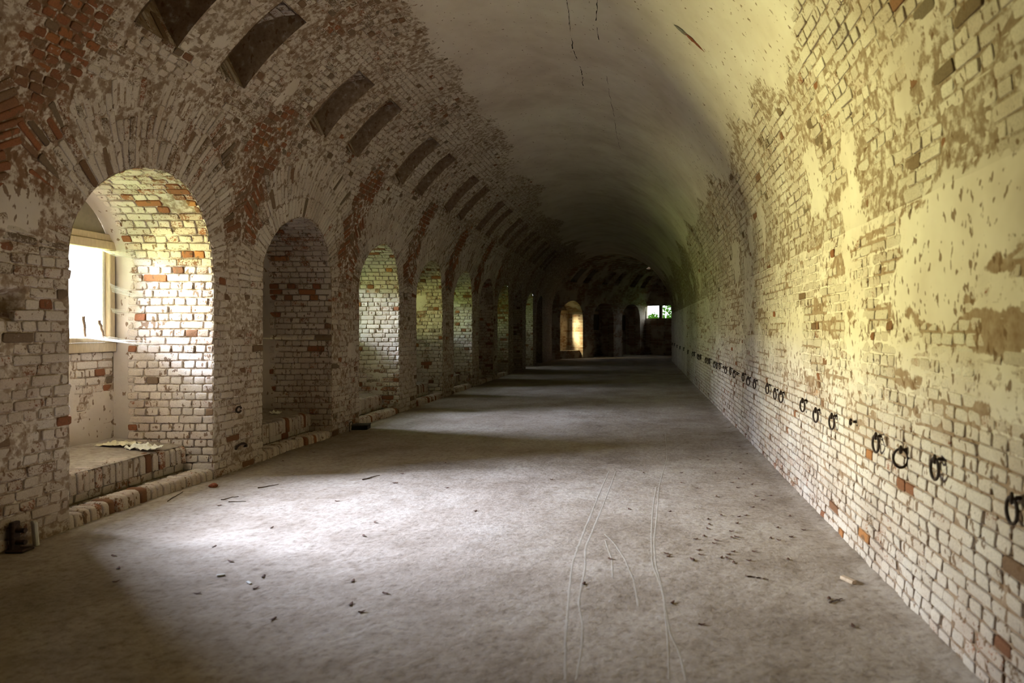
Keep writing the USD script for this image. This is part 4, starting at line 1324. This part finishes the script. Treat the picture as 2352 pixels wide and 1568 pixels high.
# sticks on the window sill of the bright niche
for (px0, py0, px1, py1, lab) in ((196, 776, 191, 726, "dark broken stick standing on the bright window's sill, the taller one"), (238, 776, 227, 735, "dark broken stick leaning on the bright window's sill by the frame")):
    X_ = XB + 0.02
    P = []
    for px, py in ((px0, py0), (px1, py1)):
        y = F_PX * X_ / (px - PX)
        P.append((X_, y, EYE + (PY - py) / F_PX * y))
    P = np.array(P)
    P[0, 2] = ZS
    t = np.linspace(0, 1, 7)[:, None]
    p = P[0] + (P[1] - P[0]) * t + np.vstack([[0, 0, 0], g.normal(0, 0.003, (6, 3))])
    thing_mesh("window_stick", tube(p, np.linspace(0.010, 0.014, 7), 6), "twig_bark", (0, 0, 0), lab, "stick")


# cobwebs in the bright window's corner
def web(name, edge, apexes, sag, lab, seed):
    g = np.random.default_rng(seed)
    edge, apex = np.array(edge, float), np.array(apexes, float)
    n = 18
    t = np.linspace(0, 1, n)
    A = edge[0] + np.outer(t, edge[1] - edge[0])
    B = apex[0] + np.outer(t, apex[1] - apex[0])
    u = np.linspace(0, 1, 16)
    pts = A[:, None] + (B - A)[:, None] * u[None, :, None]
    w_ = np.sin(np.pi * u)[None] * np.sin(np.pi * np.clip(t, 0.05, 0.95))[:, None]
    pts[..., 2] -= sag * np.sin(np.pi * u)[None] * (0.5 + 0.5 * t[:, None])
    x = xform(name, label=lab, cat="cobweb")
    put(str(x.GetPath()) + "/sheet", pts.reshape(-1, 3), grid_faces(n, 16), "cobweb")
    th = []
    for i in range(14):
        a_ = A[g.integers(0, n)]
        b_ = B[g.integers(0, n)] + g.normal(0, 0.03, 3)
        mid = (a_ + b_) / 2 - [0, 0, sag * g.uniform(0.3, 1.2)]
        tt = np.linspace(0, 1, 9)[:, None]
        th.append(tube(a_ * (1 - tt) ** 2 + 2 * mid * tt * (1 - tt) + b_ * tt**2, 0.0009, 3))
    tri(str(x.GetPath()) + "/strands", trimesh.util.concatenate(th), "paper", smooth=True)


YF = 5.09 + NW - 0.015
web("cobweb", [(XB + 0.04, 6.30, 1.425), (XB + 0.05, 6.74, 1.42)], [(-4.92, YF, 1.36), (-4.80, YF, 1.345)], 0.03, "wide sagging cobweb along the bright window's sill", 1)
web("cobweb", [(XB + 0.05, 6.70, 1.95), (XB + 0.05, 6.74, 1.86)], [(-5.02, YF, 1.84), (-4.86, YF, 1.82)], 0.02, "grey cobweb halfway up the bright window's frame", 2)
web("cobweb", [(XB + 0.06, 6.50, 2.28), (XB + 0.05, 6.74, 2.22)], [(-5.02, YF, 2.26), (-4.88, YF, 2.30)], 0.05, "dusty cobweb slung under the bright window's transom", 3)
web("cobweb", [(XB + 0.05, 6.72, 1.70), (XB + 0.05, 6.74, 1.66)], [(-5.14, YF, 1.66), (-5.08, YF, 1.655)], 0.01, "thin short cobweb low on the bright window's frame", 4)
